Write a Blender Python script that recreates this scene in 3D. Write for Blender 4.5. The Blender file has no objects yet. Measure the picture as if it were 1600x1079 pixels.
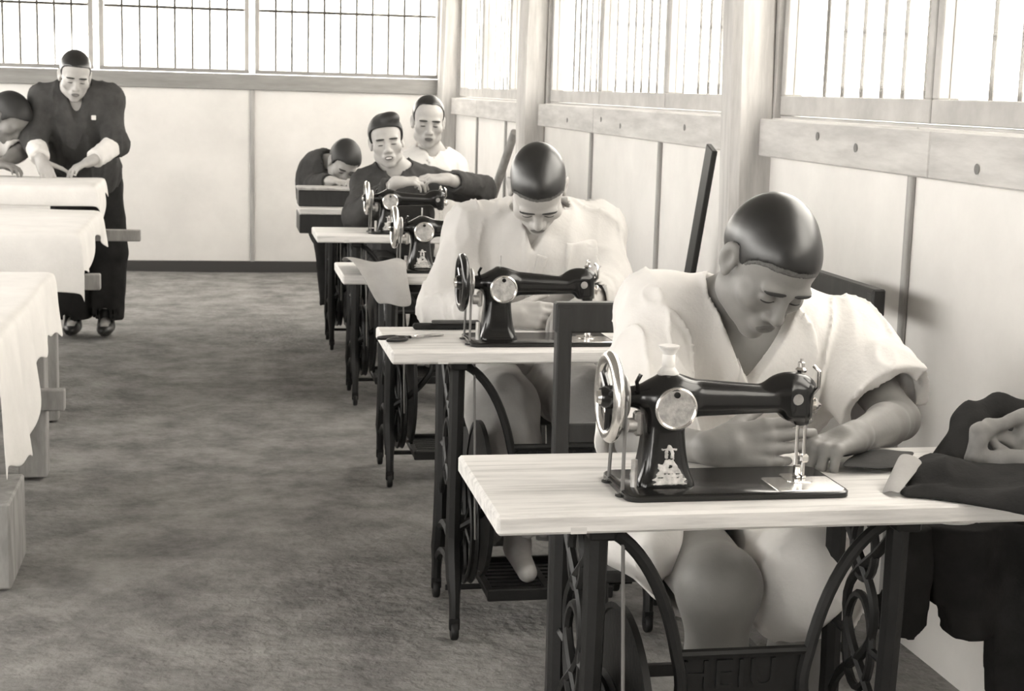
import bpy, bmesh, math, random
import numpy as np
from mathutils import Vector, Matrix

random.seed(7)
scene = bpy.context.scene
C = scene.collection

# ------------------------------------------------------------------ camera
IMG_W, IMG_H = 1600, 1079
FPX = 2400.0
YAW, PITCH, ROLL = math.radians(10.926), math.radians(9.4236), math.radians(1.584)
CAM = np.array([0.0, 0.0, 1.40])
_f = np.array([math.sin(YAW)*math.cos(PITCH), math.cos(YAW)*math.cos(PITCH), -math.sin(PITCH)])
_r0 = np.array([math.cos(YAW), -math.sin(YAW), 0.0])
_u0 = np.cross(_r0, _f)
_r = math.cos(ROLL)*_r0 + math.sin(ROLL)*_u0
_u = math.cos(ROLL)*_u0 - math.sin(ROLL)*_r0
cam_data = bpy.data.cameras.new('camera')
cam = bpy.data.objects.new('camera', cam_data)
C.objects.link(cam)
M3 = Matrix(((_r[0], _u[0], -_f[0]), (_r[1], _u[1], -_f[1]), (_r[2], _u[2], -_f[2])))
cam.matrix_world = Matrix.Translation(CAM) @ M3.to_4x4()
cam_data.sensor_fit = 'HORIZONTAL'
cam_data.sensor_width = 36.0
cam_data.lens = FPX/IMG_W*36.0
cam_data.clip_start = 0.05
cam_data.dof.use_dof = True
cam_data.dof.focus_distance = 2.75
cam_data.dof.aperture_fstop = 18.0
scene.camera = cam

def at(x, y, Y):
    """The point of the room at depth Y that shows at pixel (x, y)."""
    d = _f + (x-IMG_W/2)/FPX*_r - (y-IMG_H/2)/FPX*_u
    return CAM + d*((Y-CAM[1])/d[1])

# ------------------------------------------------------------------ sky and exposure
world = bpy.data.worlds.new('overcast_sky')
scene.world = world
world.use_nodes = True
bg = world.node_tree.nodes['Background']
bg.inputs[0].default_value = (1.0, 0.968, 0.915, 1)
bg.inputs[1].default_value = 11.8
vs = scene.view_settings
vs.view_transform = 'Standard'
vs.look = 'None'
vs.exposure = 0.0
vs.gamma = 1.0
vs.use_curve_mapping = False
scene.display_settings.display_device = 'sRGB'
scene.cycles.use_denoising = True
scene.cycles.max_bounces = 8
scene.cycles.diffuse_bounces = 6
scene.cycles.transparent_max_bounces = 16
scene.cycles.sample_clamp_indirect = 8.0
scene.cycles.caustics_reflective = False
scene.cycles.caustics_refractive = False

# ------------------------------------------------------------------ materials
MAT = {}
def tone(v, t=1.0):
    return (v, v*(1-0.026*t), v*(1-0.058*t), 1)

def mat(name, v, rough=0.7, spec=0.3, metal=0.0, v2=None, scale=8.0, stretch=(1, 1, 1), detail=6.0, bump=0.0, bump_scale=None, contrast=(0.35, 0.65), coat=0.0, tint=1.0, sheen=0.0, rand=True, nrough=0.62):
    m = bpy.data.materials.new(name)
    m.use_nodes = True
    nt = m.node_tree
    b = nt.nodes['Principled BSDF']
    b.inputs['Roughness'].default_value = rough
    b.inputs['Specular IOR Level'].default_value = spec
    b.inputs['Metallic'].default_value = metal
    b.inputs['Coat Weight'].default_value = coat
    b.inputs['Coat Roughness'].default_value = 0.12
    b.inputs['Sheen Weight'].default_value = sheen
    b.inputs['Base Color'].default_value = tone(v, tint)
    if v2 is not None or bump:
        tc = nt.nodes.new('ShaderNodeTexCoord')
        mp = nt.nodes.new('ShaderNodeMapping')
        mp.inputs['Scale'].default_value = stretch
        nt.links.new(tc.outputs['Object'], mp.inputs['Vector'])
        src = mp.outputs['Vector']
        if rand:
            oi = nt.nodes.new('ShaderNodeObjectInfo')
            mul = nt.nodes.new('ShaderNodeMath'); mul.operation = 'MULTIPLY'; mul.inputs[1].default_value = 37.0
            nt.links.new(oi.outputs['Random'], mul.inputs[0])
            ad = nt.nodes.new('ShaderNodeVectorMath'); ad.operation = 'ADD'
            nt.links.new(src, ad.inputs[0]); nt.links.new(mul.outputs[0], ad.inputs[1])
            src = ad.outputs[0]
        nz = nt.nodes.new('ShaderNodeTexNoise')
        nz.inputs['Scale'].default_value = scale
        nz.inputs['Detail'].default_value = detail
        nz.inputs['Roughness'].default_value = nrough
        nt.links.new(src, nz.inputs['Vector'])
        if v2 is not None:
            rp = nt.nodes.new('ShaderNodeValToRGB')
            rp.color_ramp.elements[0].position = contrast[0]
            rp.color_ramp.elements[1].position = contrast[1]
            rp.color_ramp.elements[0].color = tone(v2, tint)
            rp.color_ramp.elements[1].color = tone(v, tint)
            nt.links.new(nz.outputs['Fac'], rp.inputs['Fac'])
            nt.links.new(rp.outputs['Color'], b.inputs['Base Color'])
        if bump:
            n2 = nz
            if bump_scale:
                n2 = nt.nodes.new('ShaderNodeTexNoise')
                n2.inputs['Scale'].default_value = bump_scale
                n2.inputs['Detail'].default_value = 4.0
                nt.links.new(src, n2.inputs['Vector'])
            bp = nt.nodes.new('ShaderNodeBump')
            bp.inputs['Strength'].default_value = 1.0
            bp.inputs['Distance'].default_value = bump
            nt.links.new(n2.outputs['Fac'], bp.inputs['Height'])
            nt.links.new(bp.outputs['Normal'], b.inputs['Normal'])
    MAT[name] = m
    return m

mat('floor_earth', 0.34, 0.95, 0.1, v2=0.13, scale=4.2, detail=15, bump=0.014, bump_scale=30, contrast=(0.33, 0.68), rand=False, nrough=0.74)
mat('wall_panel', 0.80, 0.85, 0.15, v2=0.70, scale=2.0, detail=8)
mat('ceiling_board', 0.36, 0.9, 0.1)  # unseen ceiling, toned dark to cut bounced fill
mat('fill_cut_board', 0.40, 0.9, 0.1, v2=0.3, scale=4)  # unseen walls, darkened for less fill and more contrast
mat('batten_wood', 0.44, 0.8, 0.2, v2=0.30, scale=6, stretch=(4, 4, 0.6), detail=8)
mat('post_wood', 0.60, 0.8, 0.2, v2=0.42, scale=5, stretch=(5, 5, 0.5), detail=8, bump=0.002)
mat('rail_wood', 0.62, 0.8, 0.2, v2=0.45, scale=5, stretch=(4, 0.6, 4), detail=8, bump=0.002)
mat('shaded_sill_wood', 0.33, 0.8, 0.2, v2=0.25, scale=5, stretch=(0.6, 4, 4), detail=8)  # shade on the back sill is put into this darker tone
mat('knot_wood', 0.20, 0.8, 0.2)
mat('frame_wood', 0.55, 0.8, 0.2, v2=0.42, scale=6, detail=6)
mat('iron_bar', 0.11, 0.6, 0.3)
mat('dark_base', 0.07, 0.9, 0.1)
mat('table_wood', 0.66, 0.6, 0.3, v2=0.44, scale=7, stretch=(0.7, 9, 9), detail=9, contrast=(0.28, 0.56), bump=0.0006)
mat('edge_wood', 0.66, 0.7, 0.25, v2=0.45, scale=7, stretch=(0.7, 9, 9), detail=8, contrast=(0.25, 0.6))
mat('cast_iron', 0.012, 0.5, 0.3, v2=0.009, scale=14, tint=0.5, bump=0.001, bump_scale=60)
mat('black_enamel', 0.008, 0.2, 0.4, coat=0.2, tint=0.5)
mat('chrome', 0.72, 0.22, 0.5, metal=1.0)
mat('worn_steel', 0.55, 0.42, 0.5, metal=0.9, v2=0.3, scale=30)
mat('cover_plate', 0.55, 0.5, 0.5, metal=0.5, v2=0.32, scale=55, detail=4, bump=0.0012, bump_scale=110)
mat('gilt', 0.62, 0.5, 0.4, metal=0.2, v2=0.34, scale=90, detail=3)
mat('leather_belt', 0.16, 0.7, 0.2)
mat('skin', 0.23, 0.5, 0.35, v2=0.21, scale=16, detail=5, tint=1.2, bump=0.0004, bump_scale=90)
mat('skin_pale', 0.44, 0.52, 0.35, v2=0.38, scale=16, detail=5, tint=1.2)
mat('lip', 0.15, 0.5, 0.3, tint=1.2)
mat('hair_short', 0.010, 0.36, 0.7, tint=0.6)
mat('hair_soft', 0.022, 0.55, 0.4, tint=0.6)
mat('stubble', 0.075, 0.6, 0.4, v2=0.13, scale=130, detail=3, contrast=(0.3, 0.7), tint=0.9)
mat('brow', 0.05, 0.8, 0.2, tint=0.6)
mat('white_cotton', 0.76, 0.9, 0.15, v2=0.68, scale=5, detail=6, bump=0.0008, bump_scale=120)
mat('cream_cotton', 0.58, 0.9, 0.15, v2=0.50, scale=5, detail=6, bump=0.0008, bump_scale=120)
mat('grey_cotton', 0.38, 0.9, 0.15, v2=0.30, scale=6, detail=6, bump=0.0008, bump_scale=120)
mat('dark_wool', 0.030, 0.95, 0.1, v2=0.020, scale=9, detail=6, bump=0.001, bump_scale=160, tint=0.6)
mat('charcoal_wool', 0.075, 0.95, 0.1, v2=0.050, scale=9, detail=6, bump=0.001, bump_scale=160, tint=0.6)
mat('grey_lining', 0.28, 0.85, 0.2, v2=0.18, scale=12, detail=6)
mat('dark_wood', 0.030, 0.45, 0.4, v2=0.018, scale=6, stretch=(6, 6, 0.8), tint=0.6)
mat('rough_wood', 0.38, 0.85, 0.15, v2=0.24, scale=6, stretch=(3, 3, 0.7), detail=8, bump=0.0015)
mat('shoe_leather', 0.02, 0.4, 0.4, tint=0.5)
mat('outside_earth', 0.45, 0.95, 0.1)
mat('leaf', 0.30, 0.7, 0.2, v2=0.15, scale=10)

def glass_mat():
    m = bpy.data.materials.new('window_glass')
    m.use_nodes = True
    nt = m.node_tree
    for n in list(nt.nodes):
        nt.nodes.remove(n)
    out = nt.nodes.new('ShaderNodeOutputMaterial')
    tr = nt.nodes.new('ShaderNodeBsdfTransparent'); tr.inputs[0].default_value = (0.93, 0.92, 0.90, 1)
    gl = nt.nodes.new('ShaderNodeBsdfGlossy'); gl.inputs['Roughness'].default_value = 0.05
    mx = nt.nodes.new('ShaderNodeMixShader')
    mx.inputs[0].default_value = 0.04
    nt.links.new(tr.outputs[0], mx.inputs[1]); nt.links.new(gl.outputs[0], mx.inputs[2])
    nt.links.new(mx.outputs[0], out.inputs[0])
    MAT['window_glass'] = m
glass_mat()

# ------------------------------------------------------------------ object helpers
def tag(o, label=None, cat=None, group=None, kind=None):
    if label: o['label'] = label
    if cat: o['category'] = cat
    if group: o['group'] = group
    if kind: o['kind'] = kind
    return o

def empty(name, loc, rz=0.0):
    o = bpy.data.objects.new(name, None)
    o.empty_display_size = 0.1
    C.objects.link(o)
    o.location = loc
    o.rotation_euler = (0, 0, rz)
    return o

def raw(name, v, f, m, parent=None, loc=None, smooth=True):
    """Mesh object; v are in the parent's (or loc's) local frame."""
    me = bpy.data.meshes.new(name)
    v = np.asarray(v, dtype=np.float64)
    me.from_pydata(v.tolist(), [], [list(map(int, q)) for q in f])
    me.materials.append(MAT[m])
    if smooth:
        me.polygons.foreach_set('use_smooth', [True]*len(me.polygons))
    me.update()
    o = bpy.data.objects.new(name, me)
    C.objects.link(o)
    if parent is not None: o.parent = parent
    if loc is not None: o.location = loc
    return o

class MB:
    """Collects shapes; build() links them as one mesh object."""
    def __init__(self):
        self.v = []; self.f = []
    def add(self, v, f):
        n = len(self.v)
        self.v += [tuple(map(float, p)) for p in v]
        self.f += [tuple(i+n for i in q) for q in f]
        return self
    def box(self, lo, hi, bev=0.0):
        lo = np.array(lo, float); hi = np.array(hi, float)
        if bev <= 0:
            v = [(x, y, z) for x in (lo[0], hi[0]) for y in (lo[1], hi[1]) for z in (lo[2], hi[2])]
            f = [(0, 1, 3, 2), (4, 6, 7, 5), (0, 4, 5, 1), (2, 3, 7, 6), (0, 2, 6, 4), (1, 5, 7, 3)]
            return self.add(v, f)
        b = min(bev, 0.49*float((hi-lo).min()))
        idx = {}; v = []; f = []
        for sx in (0, 1):
            for sy in (0, 1):
                for sz in (0, 1):
                    s = (sx, sy, sz)
                    for ax in range(3):
                        p = []
                        for k in range(3):
                            e = hi[k] if s[k] else lo[k]
                            if k != ax: e += -b if s[k] else b
                            p.append(e)
                        idx[(s, ax)] = len(v); v.append(p)
        for ax in range(3):
            a, c = [k for k in range(3) if k != ax]
            for sd in (0, 1):
                q = []
                for (i, j) in ((0, 0), (1, 0), (1, 1), (0, 1)):
                    s = [0, 0, 0]; s[ax] = sd; s[a] = i; s[c] = j
                    q.append(idx[(tuple(s), ax)])
                f.append(q)
        for ax in range(3):
            a, c = [k for k in range(3) if k != ax]
            for i in (0, 1):
                for j in (0, 1):
                    s0 = [0, 0, 0]; s0[a] = i; s0[c] = j
                    s1 = list(s0); s1[ax] = 1
                    f.append([idx[(tuple(s0), a)], idx[(tuple(s1), a)], idx[(tuple(s1), c)], idx[(tuple(s0), c)]])
        for sx in (0, 1):
            for sy in (0, 1):
                for sz in (0, 1):
                    f.append([idx[((sx, sy, sz), k)] for k in range(3)])
        return self.add(v, f)
    def obox(self, c, half, R, bev=0.0):
        m = MB().box((-half[0], -half[1], -half[2]), half, bev)
        R = np.array(R)
        return self.add([np.array(c)+R@np.array(p) for p in m.v], m.f)
    def beam(self, a, b, w, h, bev=0.0, up=(0, 0, 1)):
        a = np.array(a, float); b = np.array(b, float)
        d = b-a; L = np.linalg.norm(d); d /= L
        s = np.cross(np.array(up, float), d)
        if np.linalg.norm(s) < 1e-4: s = np.array([1.0, 0, 0])
        s /= np.linalg.norm(s); t = np.cross(d, s)
        return self.obox((a+b)/2, (L/2, w/2, h/2), np.stack([d, s, t], 1), bev)
    def tube(self, pts, r, seg=8, closed=False, flat=1.0):
        pts = [np.array(p, float) for p in pts]
        n = len(pts)
        rs = r if hasattr(r, '__len__') else [r]*n
        v = []; f = []
        prev = None
        for i, p in enumerate(pts):
            if closed: t = pts[(i+1) % n]-pts[i-1]
            else: t = pts[min(i+1, n-1)]-pts[max(i-1, 0)]
            t = t/(np.linalg.norm(t)+1e-12)
            if prev is None:
                a = np.array([0, 0, 1.0]) if abs(t[2]) < 0.9 else np.array([1.0, 0, 0])
                s = np.cross(t, a)
            else:
                s = prev-t*(prev@t)
            s /= np.linalg.norm(s); prev = s
            w = np.cross(t, s)
            for k in range(seg):
                an = 2*math.pi*k/seg
                v.append(p+rs[i]*(math.cos(an)*s+flat*math.sin(an)*w))
        m = n if closed else n-1
        for i in range(m):
            j = (i+1) % n
            for k in range(seg):
                k2 = (k+1) % seg
                f.append((i*seg+k, i*seg+k2, j*seg+k2, j*seg+k))
        if not closed:
            f.append(tuple(range(seg-1, -1, -1)))
            f.append(tuple((n-1)*seg+k for k in range(seg)))
        return self.add(v, f)
    def lathe(self, prof, c=(0, 0, 0), axis='z', seg=24):
        """prof: (radius, height) pairs along the axis."""
        v = []; f = []
        n = len(prof)
        for (r, h) in prof:
            for k in range(seg):
                an = 2*math.pi*k/seg
                a, b = r*math.cos(an), r*math.sin(an)
                p = {'z': (a, b, h), 'x': (h, a, b), 'y': (b, h, a)}[axis]
                v.append((c[0]+p[0], c[1]+p[1], c[2]+p[2]))
        for i in range(n-1):
            for k in range(seg):
                k2 = (k+1) % seg
                f.append((i*seg+k, i*seg+k2, (i+1)*seg+k2, (i+1)*seg+k))
        f.append(tuple(range(seg-1, -1, -1)))
        f.append(tuple((n-1)*seg+k for k in range(seg)))
        return self.add(v, f)
    def build(self, name, m, parent=None, loc=None, smooth=False):
        o = raw(name, self.v, self.f, m, parent, loc, smooth)
        if smooth:
            o.data.set_sharp_from_angle(angle=math.radians(40))
        return o

def children(o):
    return [c for c in bpy.data.objects if c.parent == o]

def copy_tree(o, parent=None):
    kids = children(o)
    c = o.copy()
    C.objects.link(c)
    c.parent = parent
    for k in kids:
        copy_tree(k, c)
    return c

def bez(p0, p1, p2, p3, n=12):
    p0, p1, p2, p3 = [np.array(p, float) for p in (p0, p1, p2, p3)]
    out = []
    for i in range(n+1):
        t = i/n
        out.append((1-t)**3*p0+3*t*(1-t)**2*p1+3*t*t*(1-t)*p2+t**3*p3)
    return out

# ------------------------------------------------------------------ signed-distance modelling
F32 = np.float32
def v3(p): return np.array(p, dtype=F32)

def sd_cone(a, b, ra, rb):
    a = v3(a); b = v3(b); ba = b-a; L2 = float(ba@ba)+1e-12
    def f(P):
        pa = P-a
        t = np.clip((pa@ba)/L2, 0, 1)
        q = pa-t[:, None]*ba
        return np.sqrt(np.einsum('ij,ij->i', q, q))-(ra+(rb-ra)*t)
    return f

def sd_ell(c, r, R=None):
    c = v3(c); r = v3(r); Rm = None if R is None else np.asarray(R, dtype=F32)
    def f(P):
        q = P-c
        if Rm is not None: q = q@Rm
        a = q/r
        k0 = np.sqrt(np.einsum('ij,ij->i', a, a))
        b = q/(r*r)
        k1 = np.sqrt(np.einsum('ij,ij->i', b, b))
        return k0*(k0-1)/(k1+1e-9)
    return f

def sd_box(c, half, rd=0.0, R=None):
    c = v3(c); hf = v3(half)-rd; Rm = None if R is None else np.asarray(R, dtype=F32)
    def f(P):
        q = P-c
        if Rm is not None: q = q@Rm
        q = np.abs(q)-hf
        o = np.maximum(q, 0)
        return np.sqrt(np.einsum('ij,ij->i', o, o))+np.minimum(q.max(1), 0)-rd
    return f

def sd_plane(p, n):
    p = v3(p); n = v3(n); n = n/np.linalg.norm(n)
    return lambda P: (P-p)@n

def smin(a, b, k):
    if k <= 0: return np.minimum(a, b)
    h = np.clip(0.5+0.5*(b-a)/k, 0, 1)
    return b+(a-b)*h-k*h*(1-h)

def smax(a, b, k): return -smin(-a, -b, k)

class SDF:
    def __init__(self, xf=None):
        self.ops = []
    def u(self, fn, k=0.02): self.ops.append(('u', fn, k)); return self
    def s(self, fn, k=0.01): self.ops.append(('s', fn, k)); return self
    def i(self, fn, k=0.0): self.ops.append(('i', fn, k)); return self
    def d(self, fn): self.ops.append(('d', fn, 0)); return self
    def __call__(self, P):
        d = None
        for op, fn, k in self.ops:
            if op == 'd':
                d = d+fn(P); continue
            e = fn(P)
            if d is None: d = e
            elif op == 'u': d = smin(d, e, k)
            elif op == 's': d = smax(d, -e, k)
            else: d = smax(d, e, k)
        return d

def vnoise(P, scale, seed=0):
    """Smooth value noise in [-1, 1]."""
    q = P*scale+F32(100.0+seed*17.3)
    i = np.floor(q).astype(np.int64)
    f = (q-i).astype(F32)
    f = f*f*(3-2*f)
    out = np.zeros(len(P), dtype=F32)
    for dx in (0, 1):
        for dy in (0, 1):
            for dz in (0, 1):
                h = (i[:, 0]+dx)*73856093 ^ (i[:, 1]+dy)*19349663 ^ (i[:, 2]+dz)*83492791 ^ (seed*2654435)
                h = (h ^ (h >> 13))*1274126177 & 0x7fffffff
                h = (h ^ (h >> 16)) & 0xffff
                w = (f[:, 0] if dx else 1-f[:, 0])*(f[:, 1] if dy else 1-f[:, 1])*(f[:, 2] if dz else 1-f[:, 2])
                out += w*(h.astype(F32)/32767.5-1)
    return out

def mesh_sdf(fn, lo, hi, h, slack=1.35):
    lo = np.array(lo, float); hi = np.array(hi, float)
    nb = np.ceil((hi-lo)/(4*h)).astype(int)+1
    n = nb*4
    ax = [lo[k]+(np.arange(nb[k])*4+1.5)*h for k in range(3)]
    cc = np.stack(np.meshgrid(*ax, indexing='ij'), -1).reshape(-1, 3).astype(F32)
    dc = fn(cc)
    act = np.abs(dc) < 4*h*0.87*slack+0.004
    V = np.repeat(np.repeat(np.repeat(np.where(dc < 0, -1.0, 1.0).astype(F32).reshape(nb), 4, 0), 4, 1), 4, 2)
    bi = np.argwhere(act.reshape(nb))
    off = np.stack(np.meshgrid(range(4), range(4), range(4), indexing='ij'), -1).reshape(-1, 3)
    ii = (bi[:, None, :]*4+off[None]).reshape(-1, 3)
    vals = np.empty(len(ii), dtype=F32)
    for s in range(0, len(ii), 400000):
        e = ii[s:s+400000]
        vals[s:s+400000] = fn((lo+e*h).astype(F32))
    V[ii[:, 0], ii[:, 1], ii[:, 2]] = vals
    # surface nets
    S = V < 0
    cnt = np.zeros(n-1, dtype=np.int8)
    for dx in (0, 1):
        for dy in (0, 1):
            for dz in (0, 1):
                cnt += S[dx:n[0]-1+dx, dy:n[1]-1+dy, dz:n[2]-1+dz]
    cells = np.argwhere((cnt > 0) & (cnt < 8))
    if len(cells) == 0: return np.zeros((0, 3)), []
    cid = np.full(n-1, -1, dtype=np.int32)
    cid[cells[:, 0], cells[:, 1], cells[:, 2]] = np.arange(len(cells))
    cor = [(0, 0, 0), (1, 0, 0), (0, 1, 0), (1, 1, 0), (0, 0, 1), (1, 0, 1), (0, 1, 1), (1, 1, 1)]
    cv = np.stack([V[cells[:, 0]+a, cells[:, 1]+b, cells[:, 2]+c] for a, b, c in cor], 1)
    acc = np.zeros((len(cells), 3)); num = np.zeros(len(cells))
    for i in range(8):
        for j in range(i+1, 8):
            df = np.abs(np.array(cor[i])-np.array(cor[j]))
            if df.sum() != 1: continue
            a = cv[:, i]; b = cv[:, j]
            m = (a < 0) != (b < 0)
            t = a[m]/(a[m]-b[m])
            acc[m] += np.array(cor[i])+t[:, None]*(np.array(cor[j])-np.array(cor[i]))
            num[m] += 1
    vert = lo+(cells+acc/num[:, None])*h
    faces = []
    for axn in range(3):
        sl0 = [slice(None)]*3; sl1 = [slice(None)]*3
        sl0[axn] = slice(0, n[axn]-1); sl1[axn] = slice(1, n[axn])
        A = S[tuple(sl0)]; B = S[tuple(sl1)]
        e = np.argwhere(A != B)
        b_, c_ = [(1, 2), (2, 0), (0, 1)][axn]
        ok = (e[:, b_] > 0) & (e[:, c_] > 0) & (e[:, b_] < n[b_]-1) & (e[:, c_] < n[c_]-1)
        e = e[ok]
        inside = A[e[:, 0], e[:, 1], e[:, 2]]
        q = []
        for (db, dc_) in ((-1, -1), (0, -1), (0, 0), (-1, 0)):
            g = e.copy(); g[:, b_] += db; g[:, c_] += dc_
            q.append(cid[g[:, 0], g[:, 1], g[:, 2]])
        q = np.stack(q, 1)
        q[~inside] = q[~inside][:, ::-1]
        faces.append(q)
    return vert, np.concatenate(faces)

def sdf_obj(name, fn, lo, hi, h, m, parent=None, origin=(0, 0, 0), top=False):
    v, f = mesh_sdf(fn, lo, hi, h)
    v = np.asarray(v)-np.array(origin)
    me = bpy.data.meshes.new(name)
    me.vertices.add(len(v)); me.vertices.foreach_set('co', v.ravel())
    f = np.asarray(f, dtype=np.int32)
    me.loops.add(len(f)*4); me.loops.foreach_set('vertex_index', f.ravel())
    me.polygons.add(len(f))
    me.polygons.foreach_set('loop_start', np.arange(len(f), dtype=np.int32)*4)
    me.polygons.foreach_set('use_smooth', np.ones(len(f), dtype=bool))
    me.update(calc_edges=True)
    me.validate()
    me.materials.append(MAT[m])
    o = bpy.data.objects.new(name, me)
    C.objects.link(o)
    if parent is not None: o.parent = parent
    if top: o.location = origin
    return o

def rotm(yaw=0, pitch=0, roll=0):
    """Columns = local axes; yaw about z, pitch about local x, roll about local y (degrees)."""
    y, p, r = [math.radians(a) for a in (yaw, pitch, roll)]
    return np.array(Matrix.Rotation(y, 3, 'Z') @ Matrix.Rotation(p, 3, 'X') @ Matrix.Rotation(r, 3, 'Y'))
# ================================================================== the room
WX, BY, LX, FY, HZ = 1.76, 11.72, -3.30, -1.60, 2.85   # right wall, back wall, left wall, added front wall, ceiling
def struct(o, label=None):
    o['kind'] = 'structure'
    if label: o['label'] = label
    return o

g = MB()
nx, ny = 30, 80
fv = []; ff = []
for j in range(ny+1):
    for i in range(nx+1):
        x = LX-0.1+(WX+0.2-LX)*i/nx; y = FY-1.5+(BY+0.1-FY+1.5)*j/ny
        z = -0.006+0.006*math.sin(x*2.1+1.3*math.sin(y*1.7))*math.sin(y*1.5+x)
        fv.append((x, y, min(z, 0.0)))
for j in range(ny):
    for i in range(nx):
        a = j*(nx+1)+i
        ff.append((a, a+1, a+nx+2, a+nx+1))
struct(raw('floor', fv, ff, 'floor_earth'), 'trodden bare earth floor, uneven and mottled')
struct(MB().box((LX-0.1, FY, HZ), (WX+0.2, BY+0.1, HZ+0.05)).build('ceiling', 'ceiling_board'), 'unseen ceiling above the workshop, boards darkened to cut fill')

# right wall --------------------------------------------------------
wr = struct(empty('wall_right', (WX, 0, 0)), 'pale panelled wall on the right under barred windows')
SILL, HEAD = 1.335, 2.42
posts_y = [1.42, 4.86, 8.40, BY-0.06]
bays = [(posts_y[0]-3.45, posts_y[0]), (posts_y[0], posts_y[1]), (posts_y[1], posts_y[2]), (posts_y[2], posts_y[3])]
def wbox(name, lo, hi, m, parent, bev=0.0):
    return MB().box(lo, hi, bev).build(name, m, parent)
for (a, b) in bays:
    w = (b-a)/3
    for k in range(3):
        y0, y1 = a+k*w, a+(k+1)*w
        wbox('panel', (0, y0+0.004, -0.05), (0.03, y1-0.004, SILL), 'wall_panel', wr)
        if k: wbox('batten', (-0.014, y0-0.014, 0.05), (0.0, y0+0.014, 1.216), 'batten_wood', wr, 0.003)
    wbox('header_board', (0, a, HEAD), (0.06, b, HZ), 'wall_panel', wr)
    # rail planks, butted at mid bay
    cut = a+(b-a)*0.62
    for (y0, y1) in ((a, cut), (cut, b)):
        r_ = MB().box((-0.042, y0+0.0015, 1.213), (0.02, y1-0.0015, 1.332), 0.004).build('rail_plank', 'rail_wood', wr)
for (y, z) in ((4.28, 1.292), (4.00, 1.270), (3.30, 1.25), (6.9, 1.28), (6.55, 1.26), (5.6, 1.28), (7.6, 1.26)):
    MB().lathe([(0.004, -0.0005), (0.013, -0.0005), (0.011, 0.001), (0.004, 0.0012)], (-0.0432, y, z), 'x', 12).build('knot', 'knot_wood', wr)
ORD = ['first', 'second', 'third', 'fourth', 'fifth', 'sixth', 'seventh', 'eighth', 'ninth', 'tenth', 'eleventh', 'twelfth']
for i, y in enumerate(posts_y):
    p = MB()
    ring = []
    n = 14; sg = 16
    for j in range(n):
        z = HZ*j/(n-1)
        cx = WX-0.05+0.012*math.sin(z*2.0+i); cy = y+0.012*math.sin(z*2.7+i*2)
        row = []
        for k in range(sg):
            an = 2*math.pi*k/sg+math.pi/sg
            c_, s_ = math.cos(an), math.sin(an)
            q = 0.078/max(abs(c_), abs(s_))
            q = min(q, 0.094)
            row.append((cx+q*c_, cy+q*s_*0.95, z))
        ring += row
    fcs = [(j*sg+k, j*sg+(k+1) % sg, (j+1)*sg+(k+1) % sg, (j+1)*sg+k) for j in range(n-1) for k in range(sg)]
    fcs += [tuple(range(sg-1, -1, -1)), tuple((n-1)*sg+k for k in range(sg))]
    p.add(ring, fcs)
    o = p.build('trim_%d' % (i+1), 'post_wood', smooth=True)
    struct(o, 'rough timber post of the right wall, %s from the back corner' % ORD[3-i])

wn = [0]
def window_y(y0, y1, x, z0, z1, pitch, thick=0.035):
    wn[0] += 1
    r = struct(empty('window_%d' % wn[0], (x, (y0+y1)/2, z0)), 'barred window of the right wall, %s from the back corner' % ORD[12-wn[0]])
    h = (y1-y0)/2
    MB().box((-0.03, -h, 0), (0.03, h, 0.062), 0.003).build('bottom_rail', 'frame_wood', r)
    MB().box((-0.03, -h, z1-z0-0.05), (0.03, h, z1-z0), 0.003).build('top_rail', 'frame_wood', r)
    for s in (-1, 1):
        e = s*h
        MB().box((-0.03, min(e, e-s*thick), 0.062), (0.03, max(e, e-s*thick), z1-z0-0.05), 0.003).build('stile', 'frame_wood', r)
    MB().box((-0.002, -h+thick, 0.062), (0.002, h-thick, z1-z0-0.05)).build('pane', 'window_glass', r)
    nb = int((2*h-2*thick)/pitch)
    if pitch < 5:
        for k in range(nb):
            yy = -h+thick+(k+0.5)*(2*h-2*thick)/nb
            MB().tube([(0.075, yy, -0.0), (0.075, yy, z1-z0)], 0.0065, 6).build('bar', 'iron_bar', r)
for (a, b) in bays:
    a2, b2 = a+0.10, b-0.10
    w = (b2-a2)/3
    for k in range(3):
        window_y(a2+k*w+0.004, a2+(k+1)*w-0.004, WX+0.045, 1.345, HEAD, 0.128)
    for y in (a+0.05, b-0.05):
        wbox('jamb', (0.0, y-0.05, SILL), (0.09, y+0.05, HEAD), 'frame_wood', wr)
wbox('sill_board', (0.02, bays[0][0], 1.30), (0.14, BY, 1.342), 'rail_wood', wr)

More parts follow.
